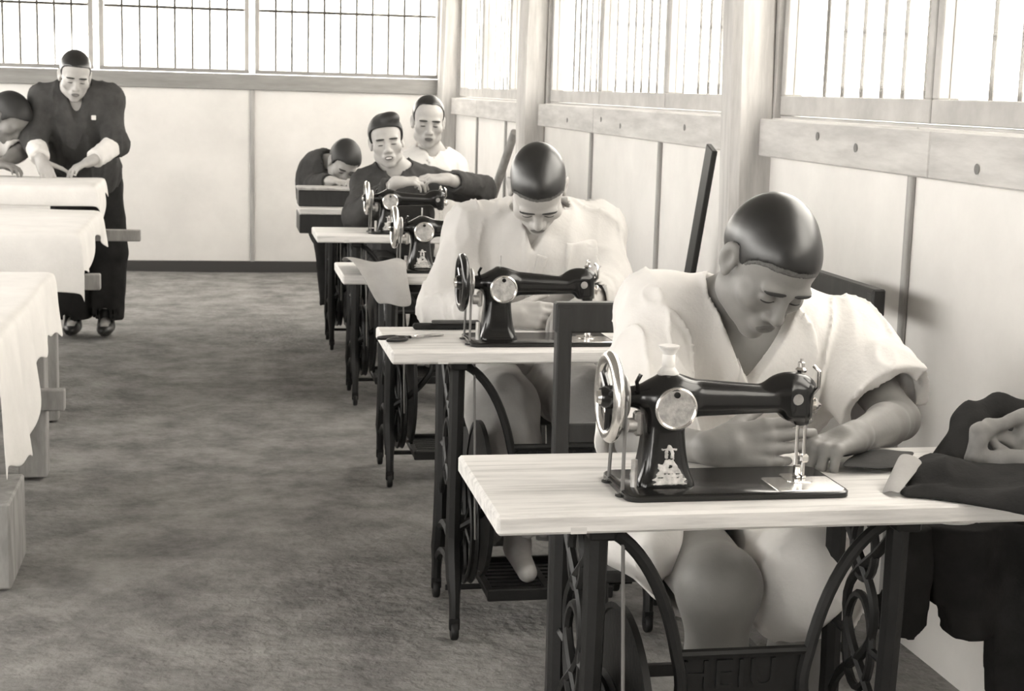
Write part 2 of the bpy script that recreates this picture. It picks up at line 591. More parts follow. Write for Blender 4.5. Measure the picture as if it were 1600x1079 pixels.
# back wall ----------------------------------------------------------
wb = struct(empty('wall_back', (0, BY, 0)), 'pale panelled back wall under a window sill darkened for shade')
xb = [LX, -2.10, -0.92, 0.245, WX]
for k in range(4):
    wbox('panel', (xb[k]+0.004, 0, -0.05), (xb[k+1]-0.004, 0.03, 1.36), 'wall_panel', wb)
    if k: wbox('batten', (xb[k]-0.016, -0.014, 0.05), (xb[k]+0.016, 0, 1.352), 'batten_wood', wb, 0.003)
wbox('sill_beam', (LX, -0.03, 1.350), (WX-0.05, 0.06, 1.465), 'shaded_sill_wood', wb, 0.004)
wbox('header_board', (LX, 0, 2.42), (WX, 0.06, HZ), 'wall_panel', wb)
struct(MB().box((LX, BY-0.015, -0.03), (WX, BY, 0.075), 0.004).build('baseboard_back', 'dark_base'))
def window_x(x0, x1, y, z0, z1, nbar):
    wn[0] += 1
    r = struct(empty('window_%d' % wn[0], ((x0+x1)/2, y, z0)), 'barred window of the back wall, %s from the left' % ORD[wn[0]-13])
    h = (x1-x0)/2
    MB().box((-h, -0.03, 0), (h, 0.03, 0.03), 0.003).build('bottom_rail', 'shaded_sill_wood', r)
    MB().box((-h, -0.03, z1-z0-0.05), (h, 0.03, z1-z0), 0.003).build('top_rail', 'frame_wood', r)
    for s in (-1, 1):
        e = s*h
        MB().box((min(e, e-s*0.035), -0.03, 0.03), (max(e, e-s*0.035), 0.03, z1-z0-0.05), 0.003).build('stile', 'frame_wood', r)
    MB().box((-h+0.035, -0.002, 0.03), (h-0.035, 0.002, z1-z0-0.05)).build('pane', 'window_glass', r)
    MB().box((-h+0.035, 0.05, 0.455), (h-0.035, 0.062, 0.475)).build('cross_bar', 'iron_bar', r)
    for k in range(nbar):
        xx = -h+0.035+(k+1)*(2*h-0.07)/(nbar+1)
        MB().tube([(xx, 0.056, 0.02), (xx, 0.056, z1-z0-0.05)], 0.0098, 6).build('bar', 'iron_bar', r)
window_x(-3.22, -2.06, BY+0.045, 1.467, 2.42, 8)
window_x(-2.05, -0.895, BY+0.045, 1.467, 2.42, 8)
window_x(-0.855, 0.225, BY+0.045, 1.467, 2.42, 7)
window_x(0.265, 1.66, BY+0.045, 1.467, 2.42, 10)

# left wall (out of the picture): boards darkened and window openings cut down to limit fill
wl = struct(empty('wall_left', (LX, 0, 0)), 'unseen left wall with windows, boards darkened to cut fill')
wbox('panel', (-0.03, FY, -0.05), (0, BY, 1.34), 'fill_cut_board', wl)
wbox('header_board', (-0.06, FY, 2.30), (0, BY, HZ), 'fill_cut_board', wl)
for y in np.arange(FY+0.1, BY, 1.7):
    wbox('stud', (-0.06, y-0.05, 1.34), (0.0, y+0.05, 2.30), 'frame_wood', wl)

# unseen wall with a doorway, added behind the camera to cut frontal fill
wf = struct(empty('wall_front_added', (0, FY, 0)), 'unseen front wall with a doorway, added to cut frontal fill')
wbox('panel', (LX, -0.06, -0.05), (-2.6, 0, HZ), 'fill_cut_board', wf)
wbox('panel', (-1.5, -0.06, -0.05), (WX+0.2, 0, HZ), 'fill_cut_board', wf)
wbox('header_board', (-2.6, -0.06, 2.1), (-1.5, 0, HZ), 'fill_cut_board', wf)

# outside: bare ground and a few pale bushes beyond the bars
o = MB().box((-60, -60, -0.35), (60, 60, -0.30)).build('ground', 'outside_earth'); struct(o, 'sunlit bare ground outside the windows')
# ================================================================== treadle tables and sewing machines
TABLE_X = 0.415
TABLE_Y = [2.226, 3.70, 5.24, 6.66, 8.12]
TOP_Z, TOP_T, TOP_D, TOP_L = 0.76, 0.032, 0.40, 1.02

def ring_yz(x, cy, cz, ry, rz, n=20):
    return [(x, cy+ry*math.cos(2*math.pi*k/n), cz+rz*math.sin(2*math.pi*k/n)) for k in range(n)]

def make_table():
    r = empty('sewing_table', (0, 0, 0))
    # top with a slightly rounded edge and a front lip
    t = MB().box((0, 0, TOP_Z-TOP_T), (TOP_L, TOP_D, TOP_Z), 0.0045).build('tabletop', 'table_wood', r)
    MB().box((0.115, -0.0012, TOP_Z-TOP_T+0.001), (0.14, 0.004, TOP_Z-TOP_T+0.012)).build('edge_patch', 'edge_wood', t)
    for x in (0.175, 0.69):
        s = MB()
        s.box((x-0.022, 0.03, TOP_Z-TOP_T-0.022), (x+0.022, 0.375, TOP_Z-TOP_T), 0.004)
        # two uprights, flaring into feet
        for (yt, ym, yf) in ((0.075, 0.085, 0.035), (0.325, 0.315, 0.375)):
            s.tube([(x, yt, 0.71), (x, yt, 0.55), (x, ym, 0.36), (x, ym, 0.24)] , [0.020, 0.019, 0.019, 0.021], 8)
            s.tube(bez((x, ym, 0.26), (x, ym, 0.17), (x, yf, 0.15), (x, yf, 0.06), 8), [0.021]*5+[0.018, 0.015, 0.014, 0.014], 8)
        # cross ties and ornament between the uprights
        s.tube(bez((x, 0.085, 0.22), (x, 0.16, 0.27), (x, 0.24, 0.27), (x, 0.315, 0.22), 8), 0.012, 6)
        s.tube(bez((x, 0.04, 0.115), (x, 0.14, 0.20), (x, 0.26, 0.20), (x, 0.37, 0.115), 8), 0.011, 6)
        for sg in (1, -1):
            c_ = 0.20
            s.tube(bez((x, c_-sg*0.115, 0.70), (x, c_-sg*0.05, 0.60), (x, c_+sg*0.10, 0.58), (x, c_+sg*0.05, 0.48), 10)
                   + bez((x, c_+sg*0.05, 0.48), (x, c_, 0.40), (x, c_-sg*0.10, 0.40), (x, c_-sg*0.115, 0.28), 10)[1:], 0.009, 6)
        s.tube(ring_yz(x, 0.20, 0.46, 0.055, 0.085), 0.008, 6, closed=True)
        s.tube(ring_yz(x, 0.20, 0.63, 0.045, 0.055), 0.008, 6, closed=True)
        s.tube([(x, 0.085, 0.46), (x, 0.145, 0.46)], 0.008, 6)
        s.tube([(x, 0.255, 0.46), (x, 0.315, 0.46)], 0.008, 6)
        fr = s.build('side_frame', 'cast_iron', r, smooth=True)
        for yf in (0.035, 0.375):
            w = MB().lathe([(0.006, -0.009), (0.022, -0.009), (0.025, -0.005), (0.025, 0.005), (0.022, 0.009), (0.006, 0.009)], (x, yf, 0.025), 'x', 14)
            w.box((x-0.014, yf-0.009, 0.026), (x+0.014, yf+0.009, 0.062), 0.004)
            w.build('caster', 'cast_iron', fr, smooth=True)
    # curved brace joining the side frames on the machine's rear, with a cast name bar
    y = 0.075
    zb = 0.497
    for sg in (-1, 1):
        b = MB()
        xc = 0.4325
        b.tube(bez((xc+sg*0.245, y, 0.715), (xc+sg*0.18, y, 0.69), (xc+sg*0.135, y, 0.60), (xc+sg*0.115, y, zb), 12)
               + bez((xc+sg*0.115, y, zb), (xc+sg*0.105, y, 0.46), (xc+sg*0.10, y, 0.43), (xc+sg*0.115, y, 0.40), 6)[1:]
               + bez((xc+sg*0.115, y, 0.40), (xc+sg*0.16, y, 0.33), (xc+sg*0.22, y, 0.30), (xc+sg*0.255, y+0.01, 0.28), 8)[1:], 0.011, 8)
        b.build('brace_arm', 'cast_iron', r, smooth=True)
    for z in (zb, 0.415):
        MB().tube([(0.32, y, z), (0.545, y, z)], 0.0085, 8).build('brace_bar', 'cast_iron', r, smooth=True)
    pl = MB().box((0.325, y+0.003, 0.418), (0.54, y+0.009, zb-0.002)).build('name_bar', 'cast_iron', r)
    bpy.ops.object.select_all(action='DESELECT') if bpy.context.selected_objects else None
    cu = bpy.data.curves.new('raised_letters', 'FONT')
    cu.body = 'HEIU'
    cu.size = 0.072; cu.extrude = 0.003; cu.align_x = 'CENTER'; cu.align_y = 'CENTER'; cu.space_character = 1.1
    tmp = bpy.data.objects.new('raised_letters', cu)
    C.objects.link(tmp)
    dg = bpy.context.evaluated_depsgraph_get()
    me = bpy.data.meshes.new_from_object(tmp.evaluated_get(dg))
    C.objects.unlink(tmp); bpy.data.objects.remove(tmp)
    me.materials.clear(); me.materials.append(MAT['cast_iron'])
    lo = bpy.data.objects.new('raised_letters', me)
    C.objects.link(lo); lo.parent = pl
    lo.rotation_euler = (math.pi/2, 0, 0); lo.location = (0.41, y+0.002, 0.457)
    # treadle plate with slots, and its pivot rod
    tr = MB()
    for k in range(9):
        yy = 0.075+k*0.031
        tr.box((0.265, yy, 0.098), (0.60, yy+0.017, 0.108))
    for xx in (0.265, 0.4225, 0.58):
        tr.box((xx, 0.06, 0.094), (xx+0.02, 0.35, 0.112), 0.002)
    tr.box((0.265, 0.06, 0.09), (0.60, 0.075, 0.122), 0.003); tr.box((0.265, 0.337, 0.09), (0.60, 0.352, 0.122), 0.003)
    tr.build('treadle', 'cast_iron', r)
    MB().tube([(0.175, 0.205, 0.085), (0.69, 0.205, 0.085)], 0.008, 8).build('pivot_rod', 'cast_iron', r, smooth=True)
    # band wheel, guard and pitman rod
    xw, cy, cz, R = 0.222, 0.18, 0.27, 0.16
    w = MB()
    w.lathe([(R-0.022, -0.010), (R-0.004, -0.013), (R, -0.009), (R-0.006, 0), (R, 0.009), (R-0.004, 0.013), (R-0.022, 0.010), (R-0.022, -0.010)], (xw, cy, cz), 'x', 40)
    w.f = w.f[:-2]
    w.lathe([(0.010, -0.02), (0.022, -0.02), (0.022, 0.02), (0.010, 0.02)], (xw, cy, cz), 'x', 16)
    for k in range(6):
        a = 2*math.pi*k/6+0.3
        w.tube([(xw, cy+0.018*math.cos(a), cz+0.018*math.sin(a)), (xw, cy+(R-0.018)*math.cos(a), cz+(R-0.018)*math.sin(a))], 0.007, 6)
    w.build('band_wheel', 'cast_iron', r, smooth=True)
    gd = MB()
    gz, gr = 0.335, 0.205
    gd.lathe([(0.001, -0.002), (gr-0.012, -0.002), (gr-0.010, -0.006), (gr, -0.006), (gr, 0.006), (gr-0.010, 0.006), (gr-0.012, 0.002), (0.001, 0.002)], (0.258, cy+0.01, gz), 'x', 40)
    gd.build('dress_guard', 'cast_iron', r, smooth=True)
    MB().tube([(0.275, 0.23, 0.11), (0.27, 0.20, 0.30)], 0.006, 6).build('pitman_rod', 'cast_iron', r, smooth=True)
    # leather belt below the top
    xb_ = 0.216
    for (y0, y1) in ((cy-R+0.004, 0.094), (cy+R-0.004, 0.194)):
        q = (TOP_Z-0.002-cz)/(TOP_Z+0.152-cz)
        MB().tube([(xw, y0, cz), (xw+(xb_-xw)*q, y0+(y1-y0)*q, TOP_Z-0.002)], 0.0032, 6).build('belt', 'leather_belt', r, smooth=True)
    # drawer box under the top at the right end
    return r

# ---- the machine: origin = front left corner of the bed, on the table top
def make_machine(emblem=True):
    r = empty('sewing_machine', (0, 0, 0))
    # bed: slab with rounded corners
    def slab(x0, x1, y0, y1, z0, z1, rd, n=5):
        pts = []
        for (cx, cy, a0) in ((x1-rd, y1-rd, 0), (x0+rd, y1-rd, 90), (x0+rd, y0+rd, 180), (x1-rd, y0+rd, 270)):
            for k in range(n+1):
                a = math.radians(a0+90*k/n)
                pts.append((cx+rd*math.cos(a), cy+rd*math.sin(a)))
        m = len(pts)
        e = 0.002
        v = [(x, y, z0) for x, y in pts]+[(x, y, z1-e) for x, y in pts]
        cxm, cym = (x0+x1)/2, (y0+y1)/2
        v += [(x+(cxm-x)*0.012, y+(cym-y)*0.024, z1) for x, y in pts]
        f = [tuple(range(m-1, -1, -1)), tuple(2*m+k for k in range(m))]
        for l in (0, 1):
            f += [(l*m+k, l*m+(k+1) % m, (l+1)*m+(k+1) % m, (l+1)*m+k) for k in range(m)]
        return MB().add(v, f)
    bed = slab(0, 0.378, 0, 0.178, 0.0, 0.010, 0.022).build('bed', 'black_enamel', r, smooth=True)
    slab(0.255, 0.372, 0.012, 0.10, 0.009, 0.0112, 0.006).build('slide_plate', 'chrome', bed, smooth=True)
    slab(0.292, 0.336, 0.060, 0.118, 0.0108, 0.0126, 0.010).build('needle_plate', 'chrome', bed, smooth=True)
    cy = 0.092
    def pillar(P):
        z = P[:, 2]
        fl = np.exp(-np.clip(z-0.008, 0, None)/0.026)
        fl2 = np.clip((0.11-z)/0.11, 0, 1)
        hx = 0.0335+0.013*fl+0.006*fl2
        hy = 0.026+0.014*fl+0.006*fl2
        q = np.stack([np.abs(P[:, 0]-(0.080+0.002*fl))-(hx-0.02), np.abs(P[:, 1]-cy)-(hy-0.02), np.abs(z-0.085)-0.085+0.02], 1)
        o = np.maximum(q, 0)
        return np.sqrt((o*o).sum(1))+np.minimum(q.max(1), 0)-0.02
    def arm(P):
        t = np.clip((P[:, 0]-0.07)/0.23, 0, 1)
        hz = 0.036-0.015*t**0.8
        hy = 0.031-0.009*t
        cz = 0.152-0.006*t
        q0 = np.maximum(np.abs(P[:, 0]-0.185)-0.105, 0)
        a = (P[:, 1]-cy)/hy; b = (P[:, 2]-cz)/hz
        k = (np.abs(a)**2.6+np.abs(b)**2.6)**(1/2.6)
        d = (k-1)*np.minimum(hy, hz)*0.9
        return np.where(q0 > 0, np.sqrt(np.maximum(d, 0)**2+q0**2)+np.minimum(d, 0)*0, d)
    cast = SDF().u(pillar).u(sd_ell((0.083, cy, 0.150), (0.042, 0.034, 0.040)), 0.02).u(arm, 0.022)
    cast.u(sd_box((0.306, cy, 0.142), (0.0235, 0.023, 0.031), 0.012), 0.014)
    cast.u(sd_ell((0.296, cy, 0.166), (0.046, 0.022, 0.026)), 0.012)
    cast.u(sd_box((0.316, cy, 0.125), (0.013, 0.016, 0.022), 0.006), 0.006)
    cast.u(sd_cone((0.02, cy, 0.153), (0.06, cy, 0.153), 0.017, 0.024), 0.012)
    h = 0.0025
    body = sdf_obj('casting', cast, (0.0, 0.03, 0.003), (0.35, 0.155, 0.205), h, 'black_enamel', r)
    # round cover plate on the rear of the pillar
    pc = (0.088, cy-0.0415, 0.141)
    cp = MB().lathe([(0.001, -0.0045), (0.030, -0.0045), (0.031, -0.0035), (0.031, 0.012), (0.001, 0.012)], pc, 'y', 36).build('cover_plate', 'cover_plate', r, smooth=True)
    MB().tube([(pc[0]+0.0325*math.sin(a), pc[1]-0.003, pc[2]+0.0325*math.cos(a)) for a in np.linspace(0, 2*math.pi, 36, endpoint=False)], 0.0032, 6, closed=True).build('rim', 'chrome', cp, smooth=True)
    MB().lathe([(0.0005, -0.0075), (0.005, -0.0075), (0.0055, -0.004), (0.0005, -0.004)], (pc[0], pc[1], pc[2]+0.023), 'y', 12).build('latch', 'black_enamel', cp, smooth=True)
    # hand wheel
    wx, wz = -0.012, 0.153
    hw = MB()
    R = 0.074
    prof = []
    for k in range(14):
        a = 2*math.pi*k/14
        prof.append((R-0.010+0.011*math.cos(a), 0.010*math.sin(a)))
    prof.append(prof[0])
    hw.lathe(prof, (wx, cy, wz), 'x', 40); hw.f = hw.f[:-2]
    wheel = hw.build('hand_wheel', 'chrome', r, smooth=True)
    sp = MB()
    sp.lathe([(0.004, -0.016), (0.015, -0.016), (0.018, -0.010), (0.020, 0.012), (0.004, 0.012)], (wx, cy, wz), 'x', 20)
    for k in range(3):
        a = 2*math.pi*k/3+0.6
        sp.tube([(wx, cy+0.015*math.cos(a), wz+0.015*math.sin(a)), (wx, cy+(R-0.014)*math.cos(a), wz+(R-0.014)*math.sin(a))], 0.0065, 8)
    sp.build('spokes', 'black_enamel', wheel, smooth=True)
    MB().lathe([(0.004, 0.011), (0.034, 0.012), (0.037, 0.015), (0.033, 0.019), (0.037, 0.023), (0.034, 0.027), (0.004, 0.027)], (wx, cy, wz), 'x', 28).build('belt_pulley', 'worn_steel', wheel, smooth=True)
    MB().lathe([(0.003, -0.020), (0.010, -0.021), (0.012, -0.016), (0.003, -0.015)], (wx, cy, wz), 'x', 16).build('stop_screw', 'chrome', wheel, smooth=True)
    # belt strands rising from the table to the pulley, through two ringed holes
    for (ya, yb) in ((0.0435, 0.055), (0.1335, 0.129)):
        MB().tube([(0.0025, ya, 0.0), (0.006, yb, wz)], 0.0032, 6).build('belt', 'leather_belt', r, smooth=True)
        MB().lathe([(0.012, 0.0), (0.012, 0.003), (0.006, 0.004)], (0.0025, ya, 0), 'z', 12).build('belt_ring', 'black_enamel', r)
    # bobbin winder behind the wheel
    bw = MB()
    bw.box((0.022, cy-0.038, 0.095), (0.036, cy-0.018, 0.135), 0.004)
    bw.lathe([(0.004, 0.012), (0.012, 0.012), (0.012, 0.026), (0.004, 0.026)], (0, cy-0.028, 0.112), 'x', 14)
    MB().tube([(0.030, cy-0.02, 0.165), (0.026, cy-0.024, 0.182), (0.032, cy-0.026, 0.195)], 0.0035, 6).build('winder_latch', 'black_enamel', r, smooth=True)
    bw.build('bobbin_winder', 'worn_steel', r, smooth=True)
    MB().tube([(0.026, cy-0.03, 0.008), (0.026, cy-0.03, 0.055)], 0.0055, 8).build('belt_guide', 'worn_steel', r, smooth=True)
    MB().tube([(0.085, cy, 0.185), (0.085, cy, 0.222)], 0.0028, 8).build('spool_pin', 'worn_steel', r, smooth=True)
    # needle end
    MB().box((0.3285, cy-0.017, 0.112), (0.3325, cy+0.017, 0.172), 0.003).build('face_plate', 'chrome', r)
    nb = MB().tube([(0.325, cy-0.006, 0.018), (0.325, cy-0.006, 0.115)], 0.0032, 8).build('needle_bar', 'chrome', r, smooth=True)
    MB().tube([(0.325, cy-0.006, 0.012), (0.325, cy-0.006, 0.045)], 0.0012, 6).build('needle', 'chrome', nb)
    MB().box((0.317, cy-0.014, 0.040), (0.333, cy+0.002, 0.053), 0.003).build('needle_clamp', 'chrome', nb)
    pb = MB().tube([(0.318, cy+0.010, 0.016), (0.318, cy+0.010, 0.212)], 0.0032, 8).build('presser_bar', 'chrome', r, smooth=True)
    MB().lathe([(0.002, 0.190), (0.009, 0.190), (0.010, 0.194), (0.006, 0.198), (0.006, 0.206), (0.002, 0.208)], (0.318, cy+0.010, 0), 'z', 14).build('thumb_screw', 'chrome', pb, smooth=True)
    pf = MB()
    pf.box((0.313, cy-0.012, 0.013), (0.320, cy+0.012, 0.017), 0.001); pf.box((0.323, cy-0.012, 0.013), (0.329, cy+0.008, 0.017), 0.001)
    pf.box((0.314, cy-0.002, 0.015), (0.327, cy+0.012, 0.032), 0.002)
    pf.build('presser_foot', 'chrome', pb)
    tk = MB()
    tk.tube([(0.331, cy-0.004, 0.150), (0.341, cy-0.014, 0.168), (0.338, cy-0.02, 0.196), (0.331, cy-0.012, 0.204)], 0.003, 6)
    tk.build('take_up_lever', 'chrome', r, smooth=True)
    tn = MB().lathe([(0.002, 0.0), (0.012, 0.0), (0.014, 0.003), (0.010, 0.006), (0.014, 0.009), (0.012, 0.013), (0.005, 0.018), (0.002, 0.022)], (0.333, cy+0.006, 0.134), 'x', 18)
    tn.build('tension_dial', 'chrome', r, smooth=True)
    MB().lathe([(0.001, -0.004), (0.009, -0.004), (0.010, 0.0), (0.010, 0.012), (0.001, 0.012)], (0.302, cy-0.023, 0.150), 'y', 16).build('oil_cap', 'worn_steel', r, smooth=True)
    if emblem:
        def shape(P):
            x = P[:, 0]-0.084; z = P[:, 2]
            def bx(cx, cz, hx, hz): return np.maximum(np.abs(x-cx)-hx, np.abs(z-cz)-hz)
            d = bx(0, 0.020, 0.026+0.003*np.sin(z*900), 0.0055)
            d = np.minimum(d, bx(0, 0.0285, 0.0225, 0.0028))
            d = np.minimum(d, np.maximum(np.abs(x)-(0.021-(z-0.031)*0.62), np.abs(z-0.043)-0.0115))
            d = np.maximum(d, -bx(0.002, 0.043, 0.0028, 0.0025))
            d = np.minimum(d, np.maximum(np.abs(x+0.015)-0.004, np.abs(z-0.043)-0.004))
            for s in (-1, 1): d = np.minimum(d, bx(s*0.005, 0.063, 0.0028, 0.0075))
            d = np.minimum(d, bx(0, 0.0705, 0.013, 0.0016))
            d = np.minimum(d, np.sqrt(x*x+(z-0.0745)**2)-0.0042)
            return d+0.0012*vnoise(P, 420, 3)
        def em(P): return np.maximum(np.maximum(cast(P)-0.0011, shape(P)), P[:, 1]-cy)
        sdf_obj('gilt_emblem', em, (0.05, 0.035, 0.010), (0.118, 0.075, 0.083), 0.0009, 'gilt', r)
    return r

table0 = make_table()
machine0 = make_machine()
T_LABEL = ['cast-iron treadle sewing table with pale wooden top, nearest the camera',
           'cast-iron treadle sewing table with scissors on its pale top, second from the front',
           'cast-iron treadle sewing table with grey cloth hanging off its front edge',
           'cast-iron treadle sewing table where the smiling man in the dark jacket leans',
           'cast-iron treadle sewing table farthest back, holding the dark box']
M_LABEL = ['shiny black sewing machine with gilt emblem and thread spool, nearest the camera',
           'black sewing machine in front of the seated man with the buttoned long-sleeved shirt',
           'black sewing machine standing behind the hanging grey cloth, third from the front',
           'black sewing machine under the arms of the smiling man in the dark jacket']
tables, machines = [], []
for i, y in enumerate(TABLE_Y):
    t = table0 if i == 0 else copy_tree(table0)
    t.location = (TABLE_X, y, 0)
    tag(t, T_LABEL[i], 'table', 'treadle sewing tables in a row')
    tables.append(t)
for i in range(4):
    t = machine0 if i == 0 else copy_tree(machine0)
    t.location = (0.634+(0, -0.013, -0.015, 0.02)[i], TABLE_Y[i]+0.056, TOP_Z+0.0005)
    tag(t, M_LABEL[i], 'sewing machine', 'sewing machines on the treadle tables')
    machines.append(t)

for k in children(machines[1]):
    if k.name.startswith('gilt_emblem'): bpy.data.objects.remove(k)
for i in (1,):
    for k in children(machines[i]):
        if k.name.startswith('hand_wheel'):
            k.material_slots[0].link = 'OBJECT'; k.material_slots[0].material = MAT['black_enamel']
# ================================================================== people
def unit(a):
    a = np.array(a, float); return a/(np.linalg.norm(a)+1e-12)

class Head:
    """Head in its own frame: x = image right, -y = the way the face looks, z = up; origin between the ears."""
    def __init__(self, pos, yaw, pitch, roll, s=0.97):
        self.o = np.array(pos, float); self.R = rotm(yaw, pitch, roll); self.s = s
    def w(self, p): return self.o+self.R@(np.array(p, float)*self.s)
    def loc(self, P):
        return ((P-self.o.astype(F32))@self.R.astype(F32))/F32(self.s)
    def ell(self, c, r, R=None):
        Rm = self.R if R is None else self.R@R
        return sd_ell(self.w(c), np.array(r)*self.s, Rm)
    def cone(self, a, b, ra, rb): return sd_cone(self.w(a), self.w(b), ra*self.s, rb*self.s)

def cranium(H, grow=0.0):
    S = SDF().u(H.ell((0, 0.018, 0.043), (0.076+grow, 0.094+grow, 0.084+grow)))
    S.u(H.ell((0, -0.035, 0.04), (0.062+grow, 0.055+grow, 0.062+grow)), 0.03)
    S.u(H.ell((0, 0.065, 0.005), (0.058+grow, 0.045+grow, 0.060+grow)), 0.03)
    return S

def head_sdf(H, S=None, smile=0.0):
    S = S or SDF()
    s = H.s
    S.u(cranium(H), 0.02)
    S.u(H.ell((0, -0.030, -0.030), (0.064, 0.062, 0.078)), 0.025*s)
    S.u(H.ell((0, -0.036, -0.080), (0.048, 0.046, 0.036)), 0.03*s)
    S.u(H.ell((0, -0.074, -0.104), (0.022, 0.018, 0.016)), 0.022*s)
    for e in (-1, 1):
        S.u(H.ell((e*0.046, -0.060, -0.024), (0.024, 0.024, 0.022)), 0.02*s)
        S.u(H.ell((e*0.052, -0.005, -0.070), (0.016, 0.030, 0.024)), 0.025*s)
        S.u(H.ell((e*0.027, -0.083, 0.020), (0.028, 0.013, 0.010)), 0.016*s)
        S.s(H.ell((e*0.031, -0.102, -0.001), (0.020, 0.016, 0.011)), 0.014*s)
    S.u(H.cone((0, -0.087, 0.010), (0, -0.108, -0.032), 0.008, 0.0115), 0.014*s)
    S.u(H.ell((0, -0.106, -0.036), (0.013, 0.012, 0.010)), 0.006*s)
    for e in (-1, 1):
        S.u(H.ell((e*0.0145, -0.097, -0.039), (0.0100, 0.011, 0.0080)), 0.005*s)
        S.u(H.ell((e*0.031, -0.0795, -0.002), (0.0175, 0.0130, 0.0110)), 0.003*s)
        S.s(H.ell((e*0.007, -0.105, -0.047), (0.0045, 0.006, 0.004)), 0.003*s)
    S.u(H.ell((0, -0.088, -0.066), (0.030, 0.014, 0.022)), 0.012*s)
    S.u(H.ell((0, -0.0965, -0.0635), (0.023+smile*0.006, 0.008, 0.0052)), 0.005*s)
    S.u(H.ell((0, -0.0945, -0.0745), (0.020+smile*0.004, 0.009, 0.0062)), 0.005*s)
    S.s(H.ell((0, -0.108, -0.0690), (0.024+smile*0.008, 0.009, 0.0016+smile*0.002)), 0.003*s)
    for e in (-1, 1):
        Re = rotm(e*-22, -12, 0)
        S.u(H.ell((e*0.079, 0.012, -0.004), (0.0085, 0.021, 0.033), Re), 0.006*s)
        S.s(H.ell((e*0.091, 0.003, -0.001), (0.0125, 0.0125, 0.021), Re), 0.003*s)
        S.u(H.ell((e*0.077, 0.000, -0.030), (0.008, 0.009, 0.010)), 0.006*s)
    return S

def hair_sdf(H, grow, line, cut=0.0, seed=1, bald=0.0, tuft=None):
    """Cropped hair: a skin-tight cap ending at the hairline; line = (degrees from the front, height) pairs."""
    base = cranium(H, grow)
    if tuft: base = SDF().u(base).u(H.ell(*tuft), 0.03)
    an = [a for a, _ in line]; hh = [z for _, z in line]
    def f(P):
        L = H.loc(P)
        th = np.degrees(np.abs(np.arctan2(L[:, 0], -L[:, 1])))
        zh = np.interp(th, an, hh)+0.002*vnoise(L, 45, seed)
        d = base(P)
        e = np.maximum(d, (zh-L[:, 2])*0.75*H.s)
        return e
    return f

CROP = [(0, 0.080), (30, 0.076), (50, 0.066), (62, 0.050), (70, 0.020), (78, -0.004), (88, -0.002), (96, 0.030), (108, 0.020), (122, -0.030), (180, -0.055)]

def patch(skin, H, c, r, R=None, lift=0.0012):
    reg = H.ell(c, r, R)
    return lambda P: np.maximum(skin(P)-F32(lift), reg(P))

def hand_sdf(S, wr, d, n, side, curls, sc=1.0, thumb=(0.55, 0.75, 0.35), spread=1.0, thumb_len=1.0):
    """side +1: thumb lies along d x n (a right hand); -1: a left hand."""
    wr = np.array(wr, float); d = unit(d); n = np.array(n, float); n = unit(n-d*(n@d)); l = np.cross(d, n)*side
    def rot(v, ang):     # turn v from d towards n
        a = math.radians(ang); return d*math.cos(a)+n*math.sin(a)
    offs = [0.029, 0.010, -0.010, -0.029]
    lens = [0.072, 0.080, 0.074, 0.058]
    base = [0.088, 0.092, 0.088, 0.080]
    tips = []
    S.u(sd_cone(wr, wr+d*0.03*sc, 0.026*sc, 0.027*sc), 0.015)
    for k in range(4):
        kn = wr+(d*base[k]+l*offs[k])*sc
        S.u(sd_cone(wr+(d*0.018+l*offs[k]*0.6)*sc, kn, 0.0160*sc, 0.0108*sc), 0.010*sc)
    for k in range(4):
        p = wr+(d*base[k]+l*offs[k])*sc
        ang = 0.0; r = (0.0096 if k < 3 else 0.0085)*sc
        fan = l*(offs[k]*1.6*spread)
        for j, fr in enumerate((0.46, 0.30, 0.24)):
            ang += curls[k][j]
            v = rot(d, ang)
            v = unit(v+fan*(1 if j == 0 else 0.5))
            q = p+v*lens[k]*fr*sc
            r2 = r*0.90
            S.u(sd_cone(p, q, r, r2), 0.006*sc if j == 0 else 0.002*sc)
            p, r = q, r2
        tips.append((p, r))
    p = wr+(d*0.028+l*0.024+n*0.006)*sc; r = 0.0135*sc
    v = unit(d*thumb[0]+l*thumb[1]+n*thumb[2])
    for j, (fr, tw) in enumerate(((0.042, 0), (0.034, 0.35), (0.027, 0.3))):
        q = p+v*fr*sc*thumb_len
        S.u(sd_cone(p, q, r, r*0.88), 0.008*sc if j == 0 else 0.003*sc)
        p, r = q, r*0.88
        v = unit(v+d*tw)
    return tips

RELAX = [(18, 28, 18), (22, 32, 20), (26, 34, 20), (30, 36, 22)]

def bounds(pts, pad):
    a = np.array(pts); return a.min(0)-pad, a.max(0)+pad

def torso_frame(sp):
    z = unit(np.array(sp['neck'])-np.array(sp['pelvis']))
    x = np.array(sp['sh'][1])-np.array(sp['sh'][0]); x = unit(x-z*(x@z))
    y = np.cross(z, x)
    return np.stack([x, y, z], 1)

